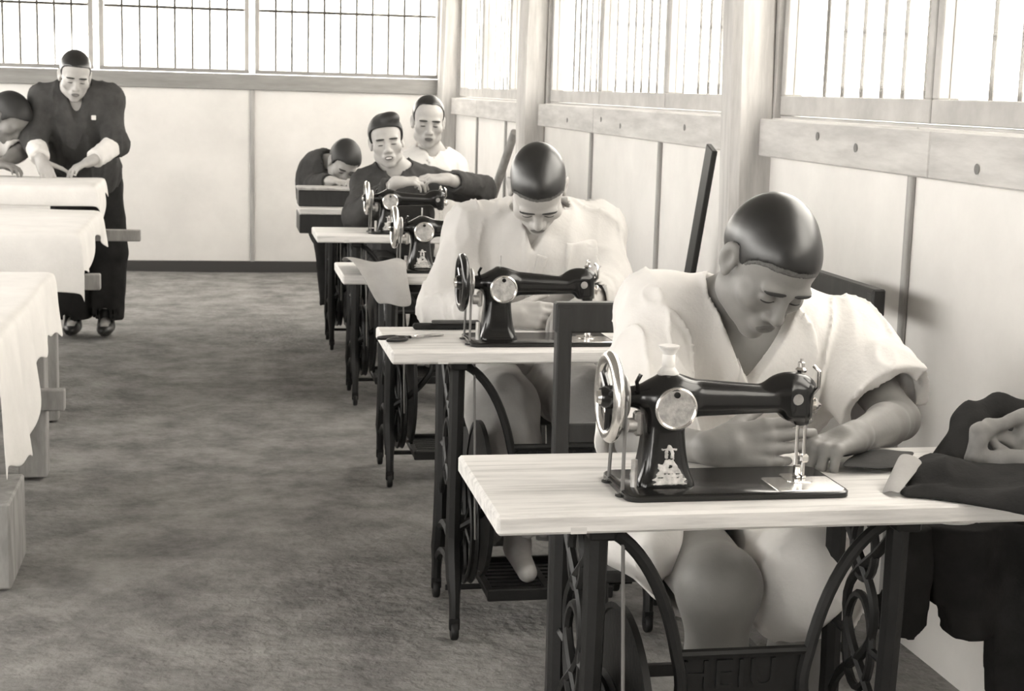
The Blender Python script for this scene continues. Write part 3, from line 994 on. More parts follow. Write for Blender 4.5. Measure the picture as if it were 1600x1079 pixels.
def person(label, sp, h_skin, h_cloth, group=None):
    H = Head(*sp['head'])
    A = {k: np.array(v, float) for k, v in sp.items() if k in ('neck', 'chest', 'pelvis')}
    sh, el, wr = [[np.array(p, float) for p in sp[k]] for k in ('sh', 'el', 'wr')]
    TF = torso_frame(sp)
    base = np.array([A['pelvis'][0], A['pelvis'][1], sp.get('base_z', 0.0)])
    bw = sp.get('build', 1.0)
    # ---------------- skin: one continuous body
    S = SDF().u(sd_ell(A['chest'], np.array((0.155, 0.100, 0.20))*bw, TF))
    S.u(sd_ell(A['pelvis'], np.array((0.15, 0.11, 0.12))*bw, TF), 0.06)
    S.u(sd_cone((A['chest']+A['pelvis'])/2, A['pelvis'], 0.115*bw, 0.12*bw), 0.06)
    S.u(sd_cone(sh[0], sh[1], 0.058*bw, 0.058*bw), 0.05)
    S.u(sd_cone(A['neck']-TF[:, 2]*0.02, H.w((0, 0.028, -0.045)), 0.058*bw, 0.052), 0.03)
    for k in (0, 1):
        S.u(sd_cone(A['neck']+TF[:, 2]*0.02, sh[k]+TF[:, 2]*0.01, 0.045, 0.045), 0.04)
        S.u(sd_cone(sh[k], el[k], 0.052*bw, 0.040*bw), 0.02)
        mid = el[k]*0.68+wr[k]*0.32
        S.u(sd_cone(el[k], mid, 0.040*bw, 0.041*bw), 0.015)
        S.u(sd_cone(mid, wr[k], 0.040*bw, 0.026), 0.015)
        if k in sp.get('hands', {}):
            hd = dict(sp['hands'][k])
            tips = hand_sdf(S, wr[k], hd['d'], hd['n'], 1 if k == 0 else -1, hd.get('curls', RELAX), hd.get('sc', 1.0), hd.get('thumb', (0.55, 0.75, 0.35)), hd.get('spread', 1.0))
    pts = [H.o, A['neck'], A['pelvis']]+sh+el+wr
    if 'hip' in sp:
        hip, kn, an = [[np.array(p, float) for p in sp[k]] for k in ('hip', 'kn', 'an')]
        for k in (0, 1):
            S.u(sd_cone(hip[k], kn[k], 0.082*bw, sp.get('knee_r', 0.060)), 0.03)
            S.u(sd_ell(kn[k]+np.array((0, -0.012, 0.0)), (sp.get('knee_r', 0.060)*0.95, 0.058, 0.062)), 0.03)
            mid = kn[k]*0.65+an[k]*0.35+np.array((0, 0.02, 0))
            S.u(sd_cone(kn[k], mid, sp.get('knee_r', 0.060)*0.92, 0.054), 0.03)
            S.u(sd_cone(mid, an[k], 0.054, 0.036), 0.03)
            S.u(sd_cone(an[k]+np.array((0, 0.03, -0.03)), an[k]+np.array((0, -0.14, -0.045)), 0.034, 0.026), 0.03)
        pts += hip+kn+[p+np.array((0, -0.1, -0.05)) for p in an]
    head_sdf(H, S, sp.get('smile', 0.0))
    lo, hi = bounds(pts, 0.17)
    if 'crop' in sp:
        lo = np.maximum(lo, sp['crop'][0]); hi = np.minimum(hi, sp['crop'][1])
    body = sdf_obj('person', S, lo, hi, h_skin, sp.get('skin', 'skin'), None, base, top=True)
    tag(body, label, 'person', group)
    # ---------------- face details and hair
    hl, hh_ = H.o-0.2, H.o+0.2
    if sp.get('face', True):
        hf = sp.get('h_face', 0.0016)
        fl, fh = bounds([H.w(p) for p in ((-0.06, -0.12, -0.1), (0.06, -0.12, 0.05), (0.06, -0.05, -0.1), (-0.06, -0.05, 0.05))], 0.02)
        Hs = head_sdf(H, None, sp.get('smile', 0.0))
        for e in (-1, 1):
            sdf_obj('eyebrow', patch(Hs, H, (e*0.031, -0.088, 0.0205), (0.023, 0.03, 0.0052), rotm(0, 0, e*sp.get('brow', 2))), fl, fh, hf, 'brow', body, base)
            sdf_obj('eyelashes', patch(Hs, H, (e*0.031, -0.090, -0.0065), (0.0160, 0.02, 0.0028), rotm(0, 0, e*1)), fl, fh, hf, 'brow', body, base)
        sdf_obj('lips', patch(Hs, H, (0, -0.104, -0.0690), (0.0225, 0.02, 0.0105), lift=0.0009), fl, fh, hf, 'lip', body, base)
        if sp.get('smile', 0) > 0.5:
            sdf_obj('teeth', patch(Hs, H, (0, -0.104, -0.0685), (0.017, 0.02, 0.0042), lift=0.0022), fl, fh, hf, 'white_cotton', body, base)
    if sp.get('hair', True):
        sdf_obj('hair', hair_sdf(H, sp.get('hair_grow', 0.005), sp.get('hairline', CROP), tuft=sp.get('tuft')), hl, hh_, sp.get('h_hair', 0.004), sp.get('hair_mat', 'hair_short'), body, base)
        if sp.get('stubble'):
            ln = [(a_, z_-0.011-(0.004 if a_ > 60 else 0)) for a_, z_ in sp.get('hairline', CROP)]
            sdf_obj('stubble', hair_sdf(H, 0.0012, ln, seed=9), hl, hh_, sp.get('h_hair', 0.004), 'stubble', body, base)
    # ---------------- shirt or jacket
    c = sp['shirt']
    ez = c.get('ease', 0.022)
    G = SDF().u(sd_ell(A['chest']+TF[:, 2]*0.01, np.array((0.160*bw+ez, 0.108*bw+ez, 0.22)), TF))
    mid = (A['chest']+A['pelvis'])/2
    G.u(sd_ell(mid, np.array((0.155*bw+ez, 0.125*bw+ez, 0.20)), TF), 0.06)
    G.u(sd_ell(A['pelvis']+TF[:, 2]*0.03, np.array((0.165*bw+ez, 0.13*bw+ez, 0.16)), TF), 0.06)
    G.u(sd_cone(sh[0], sh[1], 0.062*bw+ez*0.6, 0.062*bw+ez*0.6), 0.05)
    for k in (0, 1):
        G.u(sd_cone(A['neck']+TF[:, 2]*0.005, sh[k]+TF[:, 2]*0.01, 0.056, 0.056+ez*0.4), 0.04)
        r0, r1 = c.get('sleeve', ((0.072, 0.066), (0.072, 0.066)))[k][:2]
        E = SDF()
        if c.get('short'):
            tip = sh[k]+(el[k]-sh[k])*c['short'][k]
            E.u(sd_cone(sh[k], tip, r0, r1))
            E.i(sd_plane(tip, tip-sh[k]+np.array(c.get('hem_tilt', ((0, 0, 0), (0, 0, 0)))[k])))
            E.s(sd_cone(tip-(tip-sh[k])*0.02, tip+(tip-sh[k])*0.3, r1-0.017, r1-0.010), 0.004)
        else:
            r2 = c.get('cuff', 0.040)
            tip = el[k]+(wr[k]-el[k])*c.get('long', (0.92, 0.92))[k]
            E.u(sd_cone(sh[k], el[k], r0, r1)).u(sd_cone(el[k], tip, r1*0.97, r2), 0.03)
            E.i(sd_plane(tip, tip-el[k]))
            E.s(sd_cone(tip-(tip-el[k])*0.2, tip+(tip-el[k])*0.2, r2-0.009, r2-0.006), 0.003)
        G.u(E, 0.03)
    fold = c.get('fold', 0.006)
    fs = c.get('fold_scale', 1.0)
    sd_ = c.get('seed', 3)
    def folds(P):
        q = P*v3((1.0, 1.0, 0.45))
        w = vnoise(q, 7*fs, sd_)
        a = vnoise(q+np.stack([w, w, w], 1)*F32(0.05), 15*fs, sd_+1)
        b = vnoise(P, 30*fs, sd_+2)
        q2 = P*v3((1.0, 1.0, 0.28))+np.stack([w, w, w], 1)*F32(0.03)
        e = 1-np.abs(vnoise(q2, 17*fs, sd_+5))*2.4
        return F32(fold)*(1.1*np.abs(a)-0.5+0.2*b-1.3*np.clip(e, 0, 1)**3)
    G.d(folds)
    if 'v' in c:
        vp = np.array(c['v'], float); nk = A['neck']
        G.s(sd_ell(nk+TF[:, 2]*0.045-TF[:, 1]*0.025, (c.get('neck_r', 0.078), 0.080, 0.075), TF), 0.004)
        if c.get('wedge'):
            Rt = TF.astype(F32); sl = F32(c['wedge'])
            def wedge(P):
                L = (P-v3(vp))@Rt
                w_ = np.maximum(np.maximum(np.abs(L[:, 0])-(0.004+sl*np.clip(L[:, 2], 0, 0.16)), -L[:, 2]), np.maximum(L[:, 1]-0.12, L[:, 2]-0.20))*F32(0.85)
                out = np.full(len(P), 1.0, dtype=F32); m_ = w_ < 0.03
                if m_.any(): out[m_] = np.maximum(w_[m_], -(S(P[m_])+F32(0.004)))
                return out
            G.s(wedge, 0.0)
        top = nk-TF[:, 1]*0.06+TF[:, 2]*0.03
        if not c.get('wedge'): G.s(sd_cone(top, vp, c.get('v_r', 0.055), c.get('v_e', 0.018)), 0.003)
    G.s(sd_plane(np.array((0, 0, c['hem'])), (0, 0, 1)), 0.004)
    lo, hi = bounds([A['neck'], A['pelvis']]+sh+el+wr, 0.17)
    lo[2] = max(lo[2], c['hem']-0.02)
    shirt = sdf_obj(c.get('name', 'shirt'), G, lo, hi, h_cloth, c['mat'], body, base)
    # ---------------- trousers or shorts
    if 'hip' in sp and 'legs' in sp:
        t = sp['legs']
        T = SDF().u(sd_ell(A['pelvis']-TF[:, 2]*0.02, (0.178*bw, 0.14*bw, 0.135), TF))
        for k in (0, 1):
            r0, r1, r2 = t['r']
            if t.get('short'):
                tip = hip[k]+(kn[k]-hip[k])*t['short'][k]
                E = SDF().u(sd_cone(hip[k], tip, r0, r1+t.get('flare', (0, 0))[k]))
                E.i(sd_plane(tip, (tip-hip[k])))
                E.s(sd_cone(tip-(tip-hip[k])*0.3, tip+(tip-hip[k])*0.2, r1+t.get('flare', (0, 0))[k]-0.014, r1+t.get('flare', (0, 0))[k]-0.008), 0.004)
                T.u(E, 0.03)
            else:
                T.u(sd_cone(hip[k], kn[k], r0, r1), 0.04)
                tip = kn[k]+(an[k]-kn[k])*t.get('long', 0.95)
                E = SDF().u(sd_cone(kn[k], tip, r1, r2)).i(sd_plane(tip, tip-kn[k]))
                E.s(sd_cone(tip-(tip-kn[k])*0.1, tip+(tip-kn[k])*0.2, r2-0.01, r2-0.008), 0.003)
                T.u(E, 0.03)
        for extra in t.get('extra', []): T.u(sd_ell(*extra), 0.05)
        def folds2(P):
            a = vnoise(P*v3((1, 1, 0.5)), 15, sd_+7); b = vnoise(P, 32, sd_+8)
            return F32(t.get('fold', 0.005))*(np.abs(a)*1.8-0.6+0.3*b)
        T.d(folds2)
        lo, hi = bounds(hip+kn+an, 0.2)
        sdf_obj(t.get('name', 'trousers'), T, lo, hi, h_cloth, t['mat'], body, base)
    if sp.get('shoes'):
        for k in (0, 1):
            a = an[k]; dr = unit(np.array(sp.get('toe', ((0, -1, 0), (0, -1, 0)))[k], float))
            Q = SDF().u(sd_ell(a+dr*0.075+np.array((0, 0, -0.058)), (0.046, 0.125, 0.036), np.stack([np.cross(-dr, (0, 0, 1)), -dr, (0, 0, 1)], 1)))
            Q.u(sd_cone(a+np.array((0, 0, -0.05)), a+np.array((0, 0, 0.02)), 0.046, 0.044), 0.03).i(sd_plane((0, 0, sp.get('sole', 0.0)+0.004), (0, 0, -1)))
            sdf_obj('shoe', Q, a-0.25, a+0.25, 0.006, 'shoe_leather', body, base)
    return body, base, S, G, H, TF

# ---------------------------------------------------------------- the man at the nearest machine
man1 = dict(
    head=(at(1198, 412, 2.80), 10, 43, 9, 1.03),
    neck=at(1150, 478, 2.96), chest=at(1168, 590, 3.00), pelvis=(1.02, 3.14, 0.54),
    sh=[at(1032, 492, 2.97), at(1316, 540, 2.96)],
    el=[at(996, 690, 2.74), at(1404, 655, 2.78)],
    wr=[at(1112, 700, 2.50), at(1338, 682, 2.52)],
    hip=[(0.92, 3.10, 0.53), (1.12, 3.10, 0.53)],
    kn=[at(1122, 915, 2.60), at(1258, 915, 2.66)],
    an=[at(1128, 1290, 2.50), at(1236, 1290, 2.55)],
    knee_r=0.074,
    hands={0: dict(d=(0.95, -0.12, 0.10), n=(0.05, 0.95, -0.25), curls=[(2, 8, 6), (6, 16, 10), (10, 24, 14), (14, 30, 18)], thumb=(0.85, 0.45, 0.55), sc=1.12, spread=0.6),
           1: dict(d=(-0.84, -0.42, -0.10), n=(-0.10, -0.05, -1), curls=[(66, 14, 6), (66, 14, 6), (68, 14, 6), (66, 16, 8)], thumb=(0.7, 0.25, 0.8), sc=1.06, spread=1.3)},
    hair_grow=0.0028, stubble=True, h_hair=0.0026, hair_mat='hair_short',
    hairline=[(0, 0.074), (25, 0.070), (45, 0.062), (58, 0.050), (68, 0.034), (76, 0.006), (90, 0.004), (97, 0.030), (108, 0.020), (122, -0.030), (180, -0.055)],
    brow=4, shirt=dict(mat='white_cotton', v=at(1166, 592, 2.885), hem=0.50, ease=0.028, short=(1.04, 0.78), sleeve=((0.082, 0.080), (0.092, 0.098)), hem_tilt=((0, 0, 0), (0, 0, 0)), fold=0.0075, neck_r=0.082, wedge=0.55, seed=5),
    legs=dict(name='shorts', mat='white_cotton', r=(0.115, 0.115, 0.1), short=(0.74, 1.10), flare=(0.0, 0.0), fold=0.008,
              extra=[((0.80, 2.80, 0.55), (0.09, 0.16, 0.07)), (at(1254, 900, 2.63), (0.092, 0.115, 0.115)), (at(1262, 880, 2.74), (0.09, 0.13, 0.09))]),
)
p1 = person('man in a white short-sleeved shirt bent over the nearest sewing machine', man1, 0.0034, 0.005)

# ---------------------------------------------------------------- the man at the second machine
man2 = dict(
    head=(at(840, 294, 4.24), -7, 56, -3, 0.98),
    neck=at(836, 345, 4.46), chest=at(838, 425, 4.46), pelvis=(0.88, 4.62, 0.54),
    sh=[at(742, 362, 4.48), at(930, 362, 4.48)],
    el=[at(695, 478, 4.34), at(950, 448, 4.32)],
    wr=[at(792, 492, 4.06), at(916, 474, 4.04)],
    hip=[(0.78, 4.56, 0.53), (1.0, 4.56, 0.53)],
    kn=[(0.77, 4.12, 0.535), (1.02, 4.12, 0.535)],
    an=[(0.80, 3.98, 0.185), (0.98, 3.98, 0.185)],
    hands={0: dict(d=(0.95, -0.15, 0.02), n=(0.1, 0.9, -0.4), thumb=(0.8, 0.5, 0.4)),
           1: dict(d=(-0.80, -0.5, -0.2), n=(0, 0, -1), curls=[(40, 24, 10)]*4, thumb=(0.7, 0.3, 0.7))},
    skin='skin_pale', hair_grow=0.0032, stubble=True, h_hair=0.0035, h_face=0.002,
    shirt=dict(mat='cream_cotton', v=at(838, 402, 4.27), hem=0.50, ease=0.034, sleeve=((0.078, 0.074), (0.078, 0.072)), cuff=0.050, long=(0.80, 0.74), fold=0.0065, neck_r=0.09, wedge=0.45, seed=11),
    legs=dict(mat='grey_cotton', r=(0.11, 0.098, 0.085), fold=0.008, long=1.0),  # pale trousers; the shade under the table is put into this grey
)
p2 = person('man in a buttoned long-sleeved pale shirt with head bowed at the second machine', man2, 0.0048, 0.0065)

def shirt_patch(name, pr, c, half, R, m, lift=0.0025, h=0.003):
    body, base, S, G, H, TF = pr
    reg = sd_box(c, half, 0.002, R)
    cc = np.array(c, float); pad = float(np.linalg.norm(half))+0.01
    return sdf_obj(name, lambda P: np.maximum(G(P)-F32(lift), reg(P)), cc-pad, cc+pad, h, m, body, base)
T2f = p2[5]
shirt_patch('chest_pocket', p2, at(905, 408, 4.33), (0.050, 0.07, 0.055), T2f, 'cream_cotton', 0.0035, 0.004)
shirt_patch('placket', p2, at(835, 440, 4.33), (0.016, 0.09, 0.085), T2f@rotm(0, 0, 6), 'cream_cotton', 0.0035, 0.004)
shirt_patch('placket', p1, at(1162, 625, 2.84), (0.014, 0.07, 0.060), p1[5]@rotm(0, 0, 4), 'white_cotton', 0.003, 0.003)
# ---------------------------------------------------------------- the cutter standing at the left
man_c = dict(
    head=(at(117, 118, 8.38), 10, 22, 4, 0.98),
    neck=(-0.735, 8.46, 1.345), chest=(-0.735, 8.52, 1.17), pelvis=(-0.71, 8.68, 0.86),
    sh=[(-0.90, 8.47, 1.285), (-0.575, 8.47, 1.290)],
    el=[(-0.945, 8.40, 1.075), (-0.535, 8.40, 1.065)],
    wr=[(-0.895, 8.20, 0.985), (-0.640, 8.22, 0.985)],
    hip=[(-0.80, 8.70, 0.82), (-0.62, 8.70, 0.82)], kn=[(-0.80, 8.72, 0.46), (-0.60, 8.72, 0.46)],
    an=[(-0.80, 8.74, 0.10), (-0.62, 8.72, 0.10)],
    hands={0: dict(d=(0.35, -0.6, -0.6), n=(0.3, 0.2, -1), curls=[(30, 40, 30)]*4),
           1: dict(d=(-0.8, -0.45, -0.35), n=(0, 0, -1), curls=[(20, 20, 10)]*4)},
    skin='skin_pale', h_hair=0.005, h_face=0.0028,
    shirt=dict(name='jacket', mat='charcoal_wool', v=(-0.725, 8.36, 1.175), hem=0.72, ease=0.026, sleeve=((0.066, 0.062), (0.066, 0.062)), cuff=0.052, long=(0.45, 0.25), fold=0.007, neck_r=0.080, v_r=0.042, seed=21),
    legs=dict(mat='dark_wool', r=(0.105, 0.10, 0.095), fold=0.006, long=1.03), shoes=True)
pc_ = person('man in a dark open-necked jacket standing and cutting at the cloth-covered table', man_c, 0.007, 0.009)
for k in (0, 1):
    a = np.array(man_c['el'][k]); b = np.array(man_c['wr'][k]); t0 = (0.42, 0.22)[k]
    E_ = SDF().u(sd_cone(a+(b-a)*t0, a+(b-a)*0.95, 0.057, 0.047)).i(sd_plane(a+(b-a)*0.9, b-a)).i(sd_plane(a+(b-a)*t0, a-b)).d(lambda P: F32(0.004)*vnoise(P, 40, 4))
    sdf_obj('rolled_cuff', E_, np.minimum(a, b)-0.09, np.maximum(a, b)+0.09, 0.007, 'white_cotton', pc_[0], pc_[1])
MB().box((-0.012, -0.004, -0.012), (0.012, 0.004, 0.012), 0.003).build('breast_badge', 'white_cotton', pc_[0], np.array((-0.64, 8.352, 1.20))-pc_[1])

# ---------------------------------------------------------------- the man cut off by the picture's left edge
man_l = dict(
    head=(at(14, 184, 8.40), 62, 48, 0, 0.98),
    neck=at(-18, 200, 8.50), chest=(-1.30, 8.60, 1.05), pelvis=(-1.42, 8.80, 0.80),
    sh=[(-1.38, 8.42, 1.10), at(0, 218, 8.55)],
    el=[(-1.32, 8.28, 0.99), at(32, 238, 8.40)],
    wr=[(-1.12, 8.16, 0.965), at(4, 255, 8.24)],
    hip=[(-1.50, 8.80, 0.78), (-1.34, 8.82, 0.78)], kn=[(-1.50, 8.78, 0.45), (-1.34, 8.80, 0.45)], an=[(-1.50, 8.82, 0.10), (-1.34, 8.84, 0.10)],
    hands={0: dict(d=(0.9, -0.2, -0.1), n=(0, 0, -1)), 1: dict(d=(-0.9, -0.3, -0.1), n=(0, 0, -1))},
    skin='skin', h_hair=0.005, face=False, hair_mat='hair_soft', hair_grow=0.012,
    shirt=dict(mat='white_cotton', v=(-1.16, 8.48, 1.0), hem=0.66, ease=0.024, short=(0.9, 0.9), sleeve=((0.07, 0.07), (0.07, 0.07)), fold=0.006, seed=25),
    legs=dict(mat='dark_wool', r=(0.10, 0.09, 0.085), long=0.92), shoes=True)
person('dark-haired man in a white shirt bending low beside the standing cutter', man_l, 0.008, 0.010)

# ---------------------------------------------------------------- the smiling man at the fourth machine
man3 = dict(
    head=(at(604, 221, 7.34), -4, 4, -8, 0.98), smile=0.9,
    neck=at(616, 264, 7.44), chest=at(620, 322, 7.46), pelvis=(0.86, 7.56, 0.55),
    sh=[at(574, 290, 7.44), at(664, 286, 7.44)],
    el=[at(557, 338, 7.22), at(752, 296, 7.26)],
    wr=[at(618, 285, 7.02), at(700, 280, 7.03)],
    hip=[(0.78, 7.52, 0.53), (0.94, 7.52, 0.53)], kn=[(0.76, 7.14, 0.52), (0.97, 7.14, 0.52)], an=[(0.78, 7.06, 0.2), (0.95, 7.06, 0.2)],
    hands={0: dict(d=(0.9, -0.1, 0.1), n=(0.1, 0.3, -1)), 1: dict(d=(-0.95, -0.1, 0.05), n=(0, 0.3, -1))},
    skin='skin_pale', h_hair=0.005, h_face=0.0028, hair_mat='hair_soft', hair_grow=0.010, tuft=((0.03, -0.045, 0.115), (0.045, 0.045, 0.03)),
    shirt=dict(name='jacket', mat='charcoal_wool', v=at(610, 284, 7.28), hem=0.52, ease=0.022, sleeve=((0.066, 0.062), (0.066, 0.064)), cuff=0.046, long=(0.86, 0.82), fold=0.007, neck_r=0.085, v_r=0.045, seed=31),
    legs=dict(mat='dark_wool', r=(0.10, 0.09, 0.08), long=0.9))
person('smiling man in a dark jacket resting his folded arms on a sewing machine', man3, 0.006, 0.008)

# ---------------------------------------------------------------- the man in white behind him
man4 = dict(
    head=(at(669, 190, 7.90), -3, 10, 2, 1.02),
    neck=at(674, 240, 7.98), chest=at(672, 290, 7.95), pelvis=(1.08, 7.92, 0.58),
    sh=[at(634, 266, 7.98), at(706, 266, 7.98)],
    el=[(0.90, 7.90, 0.78), (1.27, 7.90, 0.78)], wr=[(0.98, 7.72, 0.66), (1.18, 7.72, 0.66)],
    hip=[(1.01, 7.90, 0.55), (1.15, 7.90, 0.55)], kn=[(1.04, 7.56, 0.54), (1.18, 7.56, 0.54)], an=[(1.05, 7.56, 0.12), (1.17, 7.56, 0.12)],
    skin='skin_pale', h_hair=0.005, h_face=0.0028,
    hairline=[(0, 0.098), (30, 0.098), (50, 0.088), (62, 0.060), (72, 0.020), (80, -0.004), (90, -0.002), (97, 0.030), (108, 0.020), (122, -0.030), (180, -0.055)],
    shirt=dict(mat='white_cotton', v=at(672, 268, 7.86), hem=0.55, ease=0.020, short=(0.9, 0.9), sleeve=((0.066, 0.068), (0.066, 0.068)), fold=0.006, neck_r=0.08, v_r=0.04, seed=41),
    legs=dict(mat='cream_cotton', r=(0.09, 0.085, 0.08), long=0.92))
person('half-bald man in a white shirt sitting upright behind the smiling man', man4, 0.0065, 0.009)

# ---------------------------------------------------------------- the man stooping at the last table
man5 = dict(
    head=(at(537, 254, 8.76), 8, 40, 14, 0.97),
    neck=at(521, 262, 8.90), chest=at(510, 290, 8.95), pelvis=(0.68, 9.06, 0.60),
    sh=[at(497, 286, 8.93), at(548, 294, 8.86)],
    el=[(0.54, 8.78, 0.84), (0.83, 8.70, 0.86)], wr=[(0.60, 8.52, 0.88), (0.76, 8.50, 0.89)],
    hip=[(0.62, 9.02, 0.54), (0.77, 9.02, 0.54)], kn=[(0.62, 8.74, 0.52), (0.78, 8.74, 0.52)], an=[(0.64, 8.70, 0.14), (0.78, 8.70, 0.14)],
    hands={0: dict(d=(0.6, -0.7, 0), n=(0, 0, -1)), 1: dict(d=(-0.4, -0.8, 0), n=(0, 0, -1))},
    skin='skin_pale', h_hair=0.006, h_face=0.003, hair_mat='hair_soft', hair_grow=0.012,
    hairline=[(0, 0.070), (40, 0.066), (55, 0.05), (70, 0.0), (90, -0.03), (180, -0.06)],
    shirt=dict(name='jacket', mat='charcoal_wool', v=at(530, 282, 8.80), hem=0.58, ease=0.022, sleeve=((0.068, 0.062), (0.066, 0.060)), cuff=0.044, long=(0.9, 0.9), fold=0.006, neck_r=0.07, v_r=0.03, seed=51),
    legs=dict(mat='dark_wool', r=(0.095, 0.085, 0.08), long=0.92))
person('dark-haired man in a dark jacket stooping over the farthest sewing table', man5, 0.007, 0.009)
# ================================================================== chairs and stools
def make_chair():
    r = empty('wooden_chair', (0, 0, 0))     # local: back at y = 0, seat towards -y
    w, d = 0.44, 0.42
    for x in (0.0, w-0.034):
        MB().beam((x+0.017, -0.02, 0.0), (x+0.017, 0.0, 0.93), 0.034, 0.034, 0.003, up=(0, 1, 0)).build('back_post', 'dark_wood', r)
        MB().box((x, -d, 0), (x+0.034, -d+0.034, 0.43), 0.003).build('leg', 'dark_wood', r)
        MB().box((x+0.008, -d+0.03, 0.18), (x+0.026, -0.02, 0.205), 0.002).build('stretcher', 'dark_wood', r)
    MB().box((-0.004, -0.016, 0.872), (w+0.004, 0.018, 0.94), 0.004).build('top_rail', 'dark_wood', r)
    MB().box((0.03, -0.012, 0.62), (w-0.03, 0.010, 0.665), 0.003).build('back_rail', 'dark_wood', r)
    MB().box((-0.01, -d-0.01, 0.43), (w+0.01, -0.03, 0.455), 0.005).build('seat', 'dark_wood', r)
    MB().box((0.03, -d+0.008, 0.22), (w-0.03, -d+0.026, 0.245), 0.002).build('stretcher', 'dark_wood', r)
    return r
ch = make_chair()
ch.location = (0.735, 3.30, 0)
tag(ch, 'dark wooden chair with open square back behind the man at the nearest machine', 'chair', 'dark wooden chairs')
c2 = copy_tree(ch)
c2.location = (1.60, 3.97, 0); c2.rotation_euler = (0, 0, -math.pi/2)
tag(c2, 'dark wooden chair pushed sideways against the right wall', 'chair', 'dark wooden chairs')

def stool(x, y, z, label):
    r = empty('wooden_stool', (x, y, 0))
    MB().box((-0.17, -0.14, z-0.03), (0.17, 0.14, z), 0.005).build('seat', 'dark_wood', r)
    for sx in (-1, 1):
        for sy in (-1, 1):
            MB().beam((sx*0.15, sy*0.12, 0), (sx*0.13, sy*0.10, z-0.03), 0.03, 0.03, 0.003).build('leg', 'dark_wood', r)
    tag(r, label, 'stool')
stool(0.88, 4.64, 0.42, 'dark low stool under the man at the second machine')

# ================================================================== left work tables and their cloths
def plank_table(name, x0, x1, y0, y1, z, legs, beams, label, extra=None):
    r = empty(name, (x1, (y0+y1)/2, 0))
    ox, oy = x1, (y0+y1)/2
    n = max(2, int(round((y1-y0)/0.3)))
    w = (y1-y0)/n
    for k in range(n):
        MB().box((x0-ox, y0+k*w+0.002-oy, z-0.04), (x1-ox, y0+(k+1)*w-0.002-oy, z), 0.003).build('plank', 'rough_wood', r)
    for (x, y, s, h0) in legs:
        MB().box((x-s/2-ox, y-s/2-oy, h0), (x+s/2-ox, y+s/2-oy, z-0.04), 0.004).build('leg', 'rough_wood', r)
    for (a, b, w_, h_) in beams:
        MB().beam(np.array(a)-np.array((ox, oy, 0)), np.array(b)-np.array((ox, oy, 0)), w_, h_, 0.004).build('cross_beam', 'rough_wood', r)
    if extra: extra(r, ox, oy)
    tag(r, label, 'table')
    return r

def block(r, ox, oy):
    MB().box((-0.70-ox, 4.26-oy, 0.0), (-0.568-ox, 4.60-oy, 0.245), 0.006).build('foot_block', 'rough_wood', r)
plank_table('cutting_table', -2.15, -0.60, 4.20, 5.66, 0.712,
            [(-0.652, 5.56, 0.098, 0), (-2.05, 5.56, 0.098, 0), (-2.05, 4.36, 0.098, 0), (-0.66, 4.42, 0.07, 0.245)],
            [((-2.1, 5.50, 0.285), (-0.535, 5.50, 0.285), 0.05, 0.075), ((-2.05, 4.4, 0.30), (-2.05, 5.56, 0.30), 0.05, 0.07)],
            'rough plank table under a white cloth at the lower left edge', block)
plank_table('cutting_table', -2.20, -0.57, 6.36, 7.54, 0.782,
            [(-0.70, 6.49, 0.085, 0), (-2.1, 6.49, 0.085, 0), (-1.15, 7.44, 0.085, 0), (-2.1, 7.44, 0.085, 0)],
            [((-2.2, 6.42, 0.585), (-0.475, 6.42, 0.585), 0.05, 0.065)],
            'rough plank table under a white cloth, second of the left row from the front')
plank_table('cutting_table', -2.20, -0.60, 7.62, 8.22, 0.892,
            [(-1.2, 7.72, 0.085, 0), (-2.1, 7.72, 0.085, 0), (-1.2, 8.12, 0.085, 0), (-2.1, 8.12, 0.085, 0)],
            [((-2.2, 7.66, 0.655), (-0.375, 7.66, 0.655), 0.05, 0.055)],
            'raised plank table where the standing cutter works')

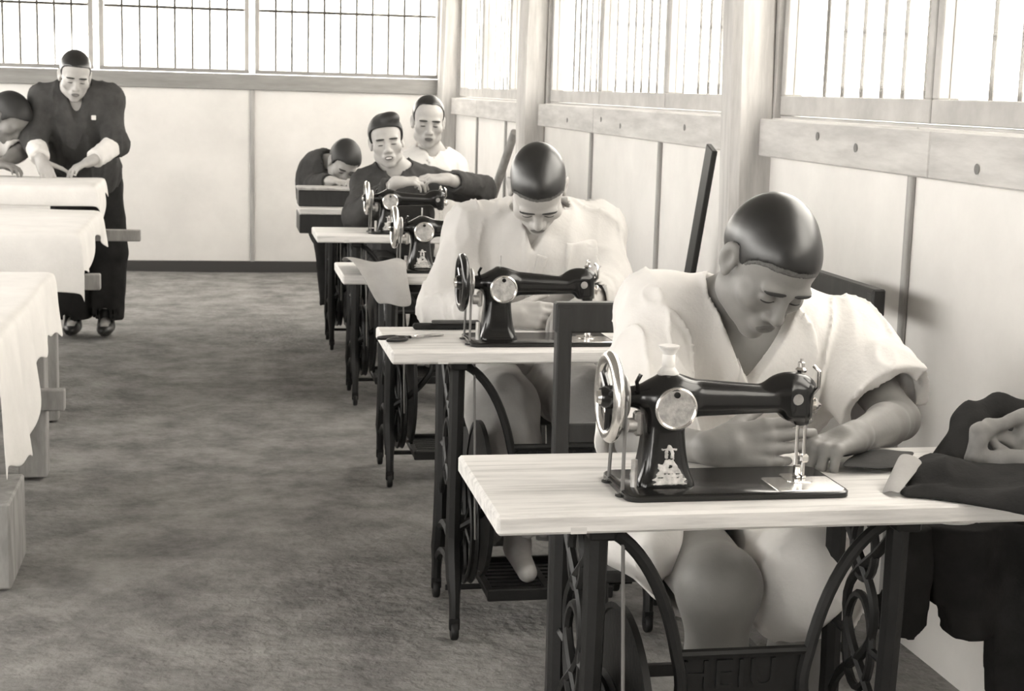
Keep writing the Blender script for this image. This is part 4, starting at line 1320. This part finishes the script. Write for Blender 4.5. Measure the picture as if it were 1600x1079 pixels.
def cloth(label, x0, x1, y0, y1, z, side, front, seed, m='white_cotton', step=0.03):
    """Cloth lying on a table top and falling over its right end (side(y)) and its near edge (front(x))."""
    rnd = random.Random(seed)
    ph = [rnd.uniform(0, 6.28) for _ in range(8)]
    smax_ = max(side(y0+(y1-y0)*k/20) for k in range(21)); fmax = max(front(x0+(x1-x0)*k/20) for k in range(21))
    nu = int((x1-x0)/0.06)+1; ns = max(3, int(smax_/0.022)); nv = int((y1-y0)/0.035)+1; nf = max(2, int(fmax/0.022)) if fmax > 0 else 0
    us = [(x0+(x1-x0)*k/nu, 0.0) for k in range(nu+1)]+[(x1, (k+1)/ns) for k in range(ns)]
    vs_ = [(y1-(y1-y0)*k/nv, 0.0) for k in range(nv+1)]+[(y0, (k+1)/nf) for k in range(nf)]
    V = []
    for (yy, tf) in vs_:
        for (xx, sf) in us:
            t = tf*front(xx) if fmax > 0 else 0.0
            s = sf*side(yy)
            x, y, zz = xx, yy, z+0.004+0.003*math.sin(xx*9+ph[0])*math.sin(yy*8+ph[1])
            ws = 0.5+0.5*math.sin(yy*17+ph[2]+0.8*math.sin(yy*7+ph[3]))
            wf_ = 0.5+0.5*math.sin(xx*15+ph[4]+0.8*math.sin(xx*6+ph[5]))
            dz = max(s, t)
            if s > 0 and t > 0: dz = max(s, t)+0.25*min(s, t)
            sag = lambda q, L: 1-math.exp(-q/0.018)
            x += sag(s, 1)*0.012+s*(0.03+0.11*ws) if s > 0 else 0.0
            y -= sag(t, 1)*0.012+t*(0.04+0.10*wf_) if t > 0 else 0.0
            V.append((x, y, zz-dz+(0.006 if s > 0 or t > 0 else 0)*0))
    n = len(us)
    Fc = [(j*n+i, j*n+i+1, (j+1)*n+i+1, (j+1)*n+i) for j in range(len(vs_)-1) for i in range(n-1)]
    ox, oy = x1, (y0+y1)/2
    o = raw('table_cloth', np.array(V)-np.array((ox, oy, z)), Fc, m, None, (ox, oy, z))
    md = o.modifiers.new('thickness', 'SOLIDIFY'); md.thickness = 0.003; md.offset = 1
    sb = o.modifiers.new('smooth', 'SUBSURF'); sb.levels = 1; sb.render_levels = 1
    tag(o, label, 'tablecloth', 'white cloths on the left tables')
    return o
def side1(y):
    return float(np.interp(y, [4.2, 4.5, 4.68, 4.80, 4.92, 5.15, 5.35, 5.55, 5.66], [0.36, 0.38, 0.38, 0.26, 0.20, 0.20, 0.18, 0.21, 0.23]))+0.010*math.sin(y*40)
cloth('white cloth hanging ragged off the nearest left table', -2.15, -0.585, 4.20, 5.67, 0.714, side1, lambda x: 0.14, 3)
cloth('white cloth with a deep straight front drop on the second left table', -2.20, -0.555, 6.35, 7.54, 0.784, lambda y: 0.13+0.05*math.sin(y*6), lambda x: 0.235+0.006*math.sin(x*20), 5)
cloth('white cloth on the raised table under the cutter\'s hands', -2.20, -0.585, 7.615, 8.24, 0.894, lambda y: 0.14+0.07*math.sin((y-7.6)*9), lambda x: 0.10, 7)

# ================================================================== cloth, tools and boxes on the sewing tables
def sheet(name, rows, m, label=None, cat=None, parent=None, th=0.004, group=None):
    nr, ncol = len(rows), len(rows[0])
    V = np.array([p for r in rows for p in r], float)
    org = V.mean(0) if parent is None else np.array(parent.location)
    if parent is None: org[2] = V[:, 2].min()
    Fc = [(j*ncol+i, j*ncol+i+1, (j+1)*ncol+i+1, (j+1)*ncol+i) for j in range(nr-1) for i in range(ncol-1)]
    o = raw(name, V-org, Fc, m, parent, org if parent is None else None)
    md = o.modifiers.new('thickness', 'SOLIDIFY'); md.thickness = th; md.offset = 0
    sb = o.modifiers.new('smooth', 'SUBSURF'); sb.levels = 2; sb.render_levels = 2
    if label: tag(o, label, cat, group)
    return o
y3 = TABLE_Y[2]
path = [(0.30, 0.772, 0.0), (0.22, 0.790, 0.0), (0.14, 0.796, 0.005), (0.06, 0.800, 0.012), (0.0, 0.806, 0.02), (-0.035, 0.800, 0.03), (-0.055, 0.765, 0.05), (-0.065, 0.715, 0.075), (-0.072, 0.665, 0.10)]
rows = []
for j, (yy, zz, sx) in enumerate(path):
    row = []
    for i in range(7):
        u = i/6
        narrow = 1-0.35*max(0, (j-4)/4)
        row.append((0.43+sx+(u*0.185)*narrow, y3+yy-0.012*math.sin(u*7+j*0.5), zz+0.012*math.sin(u*6.0+j*0.8)*(1 if j < 6 else 0.5)))
    rows.append(row)
sheet('cloth_piece', rows, 'grey_cotton', 'grey cloth piece hanging over the front edge of the third sewing table', 'cloth')

# grey cloth heap on the fourth table
y4 = TABLE_Y[3]
Q = SDF().u(sd_ell((1.21, y4+0.29, 0.79), (0.18, 0.12, 0.06))).u(sd_ell((1.30, y4+0.22, 0.80), (0.12, 0.12, 0.075)), 0.04).u(sd_ell((1.17, y4+0.30, 0.785), (0.10, 0.07, 0.05)), 0.04)
Q.d(lambda P: F32(0.016)*(np.abs(vnoise(P*v3((1, 1, 1.6)), 13, 8))*2-0.6)).i(sd_plane((0, 0, 0.762), (0, 0, -1)))
o = sdf_obj('cloth_heap', Q, (0.80, y4+0.05, 0.75), (1.48, y4+0.44, 0.92), 0.008, 'grey_cotton', None, (1.2, y4+0.24, 0.762), top=True)
tag(o, 'heap of grey cloth on the table before the smiling man', 'cloth')

# scissors and awl on the second table
sc_ = empty('scissors', (0.50, TABLE_Y[1]+0.20, TOP_Z+0.001)); sc_.rotation_euler = (0, 0, 0.55)
for s in (-1, 1):
    b = MB()
    b.beam((-0.02, -s*0.004, 0.004), (0.085, s*0.006, 0.004), 0.010, 0.004, 0.001)
    b.build('blade', 'worn_steel', sc_)
    h_ = MB()
    h_.tube([(-0.02, -s*0.004, 0.005), (-0.05, s*0.014, 0.006)], 0.004, 6)
    h_.tube([(-0.078+0.030*math.cos(a), s*0.020+0.014*math.sin(a), 0.006) for a in np.linspace(0, 2*math.pi, 14, endpoint=False)], 0.004, 6, closed=True)
    h_.build('finger_ring', 'cast_iron', sc_, smooth=True)
MB().lathe([(0.001, 0.003), (0.006, 0.003), (0.005, 0.008), (0.001, 0.008)], (0.0, 0, 0), 'z', 10).build('pivot_screw', 'chrome', sc_)
tag(sc_, 'dark scissors lying on the second sewing table\'s left end', 'scissors')
kn_ = empty('cloth_strip', (0.60, TABLE_Y[1]+0.35, TOP_Z+0.001))
MB().box((-0.09, -0.012, 0), (0.10, 0.012, 0.016), 0.004).build('folded_band', 'dark_wool', kn_)
MB().box((-0.04, -0.018, 0.016), (0.09, 0.008, 0.024), 0.003).build('folded_band', 'charcoal_wool', kn_)
tag(kn_, 'dark folded strip of cloth at the back of the second table', 'cloth')

# thread spool on the nearest machine
mx, my, mz = machines[0].location
sp_ = empty('thread_spool', (mx+0.085, my+0.092, mz+0.1885))
MB().lathe([(0.0035, 0.0), (0.017, 0.0), (0.018, 0.003), (0.010, 0.014), (0.0095, 0.034), (0.017, 0.046), (0.017, 0.049), (0.0035, 0.049)], (0, 0, 0), 'z', 20).build('wooden_core', 'table_wood', sp_, smooth=True)
MB().lathe([(0.0095, 0.013), (0.0108, 0.015), (0.0108, 0.033), (0.0095, 0.035)], (0, 0, 0), 'z', 20).build('thread', 'white_cotton', sp_, smooth=True)
tag(sp_, 'pale thread spool standing on the nearest sewing machine', 'spool')

# dark box on the last table, and the drawer under its top
y5 = TABLE_Y[4]
bx_ = empty('wooden_box', (TABLE_X+0.16, y5+0.22, TOP_Z+0.001))
MB().box((-0.16, -0.09, 0), (0.17, 0.10, 0.085), 0.004).build('body', 'dark_wood', bx_)
MB().box((-0.166, -0.096, 0.085), (0.176, 0.106, 0.10), 0.004).build('lid', 'batten_wood', bx_)
tag(bx_, 'dark wooden box with a lighter lid on the farthest sewing table', 'box')
MB().box((0.0, 0.01, TOP_Z-TOP_T-0.10), (0.40, 0.36, TOP_Z-TOP_T), 0.004).build('drawer_box', 'dark_wood', tables[4])

# ================================================================== the dark coat on and behind the nearest table
ob = (1.36, 2.42, 0.761)
coat = empty('dark_coat', ob)
tag(coat, 'dark coat heaped on the nearest table\'s right end and hanging down behind', 'coat')
zt = 0.762
def coat_d(P): return F32(0.014)*(np.abs(vnoise(P*v3((1, 1, 1)), 12, 61))*2-0.7)+F32(0.003)*vnoise(P, 34, 62)
Q = SDF().u(sd_ell(at(1640, 785, 2.32), (0.19, 0.15, 0.062)))
Q.u(sd_cone(at(1425, 782, 2.29), at(1640, 812, 2.17), 0.020, 0.050), 0.03)
Q.u(sd_ell(at(1480, 757, 2.36), (0.105, 0.07, 0.040), rotm(-8, 0, 14)), 0.03)
Q.u(sd_cone(at(1492, 735, 2.50), at(1508, 668, 2.54), 0.045, 0.030), 0.03)
Q.u(sd_cone(at(1508, 668, 2.54), at(1560, 637, 2.55), 0.030, 0.026), 0.02)
Q.u(sd_cone(at(1560, 637, 2.55), at(1660, 650, 2.52), 0.026, 0.04), 0.02)
Q.u(sd_ell(at(1580, 730, 2.50), (0.13, 0.06, 0.055)), 0.03)
Q.u(sd_ell((1.47, 2.52, 0.74), (0.10, 0.14, 0.10)), 0.03)
Q.s(sd_ell(at(1568, 690, 2.44), (0.050, 0.06, 0.034), rotm(0, 20, 0)), 0.015)
Q.d(coat_d).s(sd_box((0.9, 2.3, 0.66), (0.54, 0.33, 0.1005)), 0.004)
sdf_obj('heaped_cloth', Q, (1.02, 2.02, 0.62), (1.66, 2.74, 0.96), 0.005, 'dark_wool', coat, ob)
Q = SDF().u(sd_cone(at(1524, 716, 2.40), at(1532, 676, 2.41), 0.020, 0.016)).u(sd_cone(at(1532, 676, 2.41), at(1600, 648, 2.43), 0.016, 0.013), 0.01)
Q.u(sd_cone(at(1532, 715, 2.40), at(1600, 728, 2.37), 0.018, 0.028), 0.01).u(sd_cone(at(1545, 670, 2.42), at(1580, 690, 2.44), 0.014, 0.016), 0.006).u(sd_cone(at(1552, 690, 2.41), at(1572, 712, 2.40), 0.010, 0.012), 0.006)
Q.u(sd_cone(at(1600, 655, 2.43), at(1590, 700, 2.43), 0.012, 0.016), 0.006)
Q.d(lambda P: F32(0.005)*vnoise(P, 45, 66))
sdf_obj('lining', Q, (1.22, 2.28, 0.77), (1.52, 2.52, 0.92), 0.0035, 'grey_lining', coat, ob)
rows = []
for j in range(6):
    t = j/5
    a = at(1376+30*t, 772-64*t, 2.31+0.06*t); b = at(1404+40*t, 772-50*t, 2.27+0.09*t)
    rows.append([a+(b-a)*u+np.array((0, 0, 0.006*math.sin(u*3.1))) for u in (0, 0.33, 0.66, 1.0)])
sheet('turned_hem', rows, 'grey_cotton', parent=coat, th=0.003)
rows = []
for j in range(5):
    rows.append([np.array(at(1312+24*i+6*j, 742-7*j+4*math.sin(i*1.3), 2.43+0.03*j)) for i in range(5)])
for rw in rows:
    for p in rw: p[2] = 0.772+0.004*math.sin(p[0]*60)
sheet('loose_flap', rows, 'charcoal_wool', parent=coat, th=0.006)
Yh = 2.70
def hang(name, poly, th, seed):
    """A hanging cloth lobe: outline in the plane Y = Yh, given by pixels."""
    P2 = np.array([at(x, y, Yh)[[0, 2]] for x, y in poly])
    def f(P):
        x, z = P[:, 0], P[:, 2]
        n = len(P2); d = np.full(len(P), 1e9, dtype=F32); sgn = np.ones(len(P), dtype=F32)
        for i in range(n):
            a, b = P2[i], P2[i-1]
            e = b-a; wx_, wz_ = x-a[0], z-a[1]
            t = np.clip((wx_*e[0]+wz_*e[1])/(e@e), 0, 1)
            d = np.minimum(d, (wx_-e[0]*t)**2+(wz_-e[1]*t)**2)
            c1 = z >= a[1]; c2 = z < b[1]; c3 = e[0]*wz_ > e[1]*wx_
            flip = (c1 & c2 & c3) | (~c1 & ~c2 & ~c3)
            sgn = np.where(flip, -sgn, sgn)
        d2 = sgn*np.sqrt(d)
        yw = F32(0.018)*np.sin(x*34+seed+2*z)+F32(0.008)*vnoise(P, 16, seed)
        q = np.abs(P[:, 1]-Yh-yw)-th
        return np.maximum(d2, q)*0.8-0.006
    lo = np.array((P2[:, 0].min()-0.03, Yh-0.08, P2[:, 1].min()-0.03)); hi = np.array((P2[:, 0].max()+0.03, Yh+0.08, P2[:, 1].max()+0.03))
    sdf_obj(name, f, lo, hi, 0.006, 'dark_wool', coat, ob)
hang('hanging_sleeve', [(1396, 826), (1448, 826), (1446, 900), (1438, 952), (1434, 968), (1412, 984), (1378, 980), (1368, 958), (1392, 920)], 0.016, 3)
hang('hanging_body', [(1440, 826), (1640, 826), (1640, 1180), (1560, 1180), (1552, 984), (1482, 984), (1474, 938), (1462, 938), (1458, 903), (1440, 903)], 0.018, 5)

# ================================================================== poles and board leaning on the right wall
p_a = MB().tube([(1.50, 9.75, 0.02), (1.665, 8.72, 1.165)], 0.024, 10).build('wooden_pole', 'rough_wood', smooth=True)
tag(p_a, 'thick round wooden pole leaning on the right wall behind the second man', 'pole', 'poles leaning on the right wall')
p_b = MB().tube([(1.56, 9.95, 0.02), (1.70, 8.95, 1.10)], 0.016, 10).build('wooden_pole', 'rough_wood', smooth=True)
tag(p_b, 'thinner wooden pole leaning just left of the thick pole', 'pole', 'poles leaning on the right wall')
bd = MB().beam((1.640, 5.52, 0.0), (1.672, 5.12, 1.225), 0.075, 0.020, 0.003, up=(1, 0, 0)).build('dark_board', 'dark_wood')
tag(bd, 'narrow dark board leaning against the timber post', 'board')
bpy.context.view_layer.update()
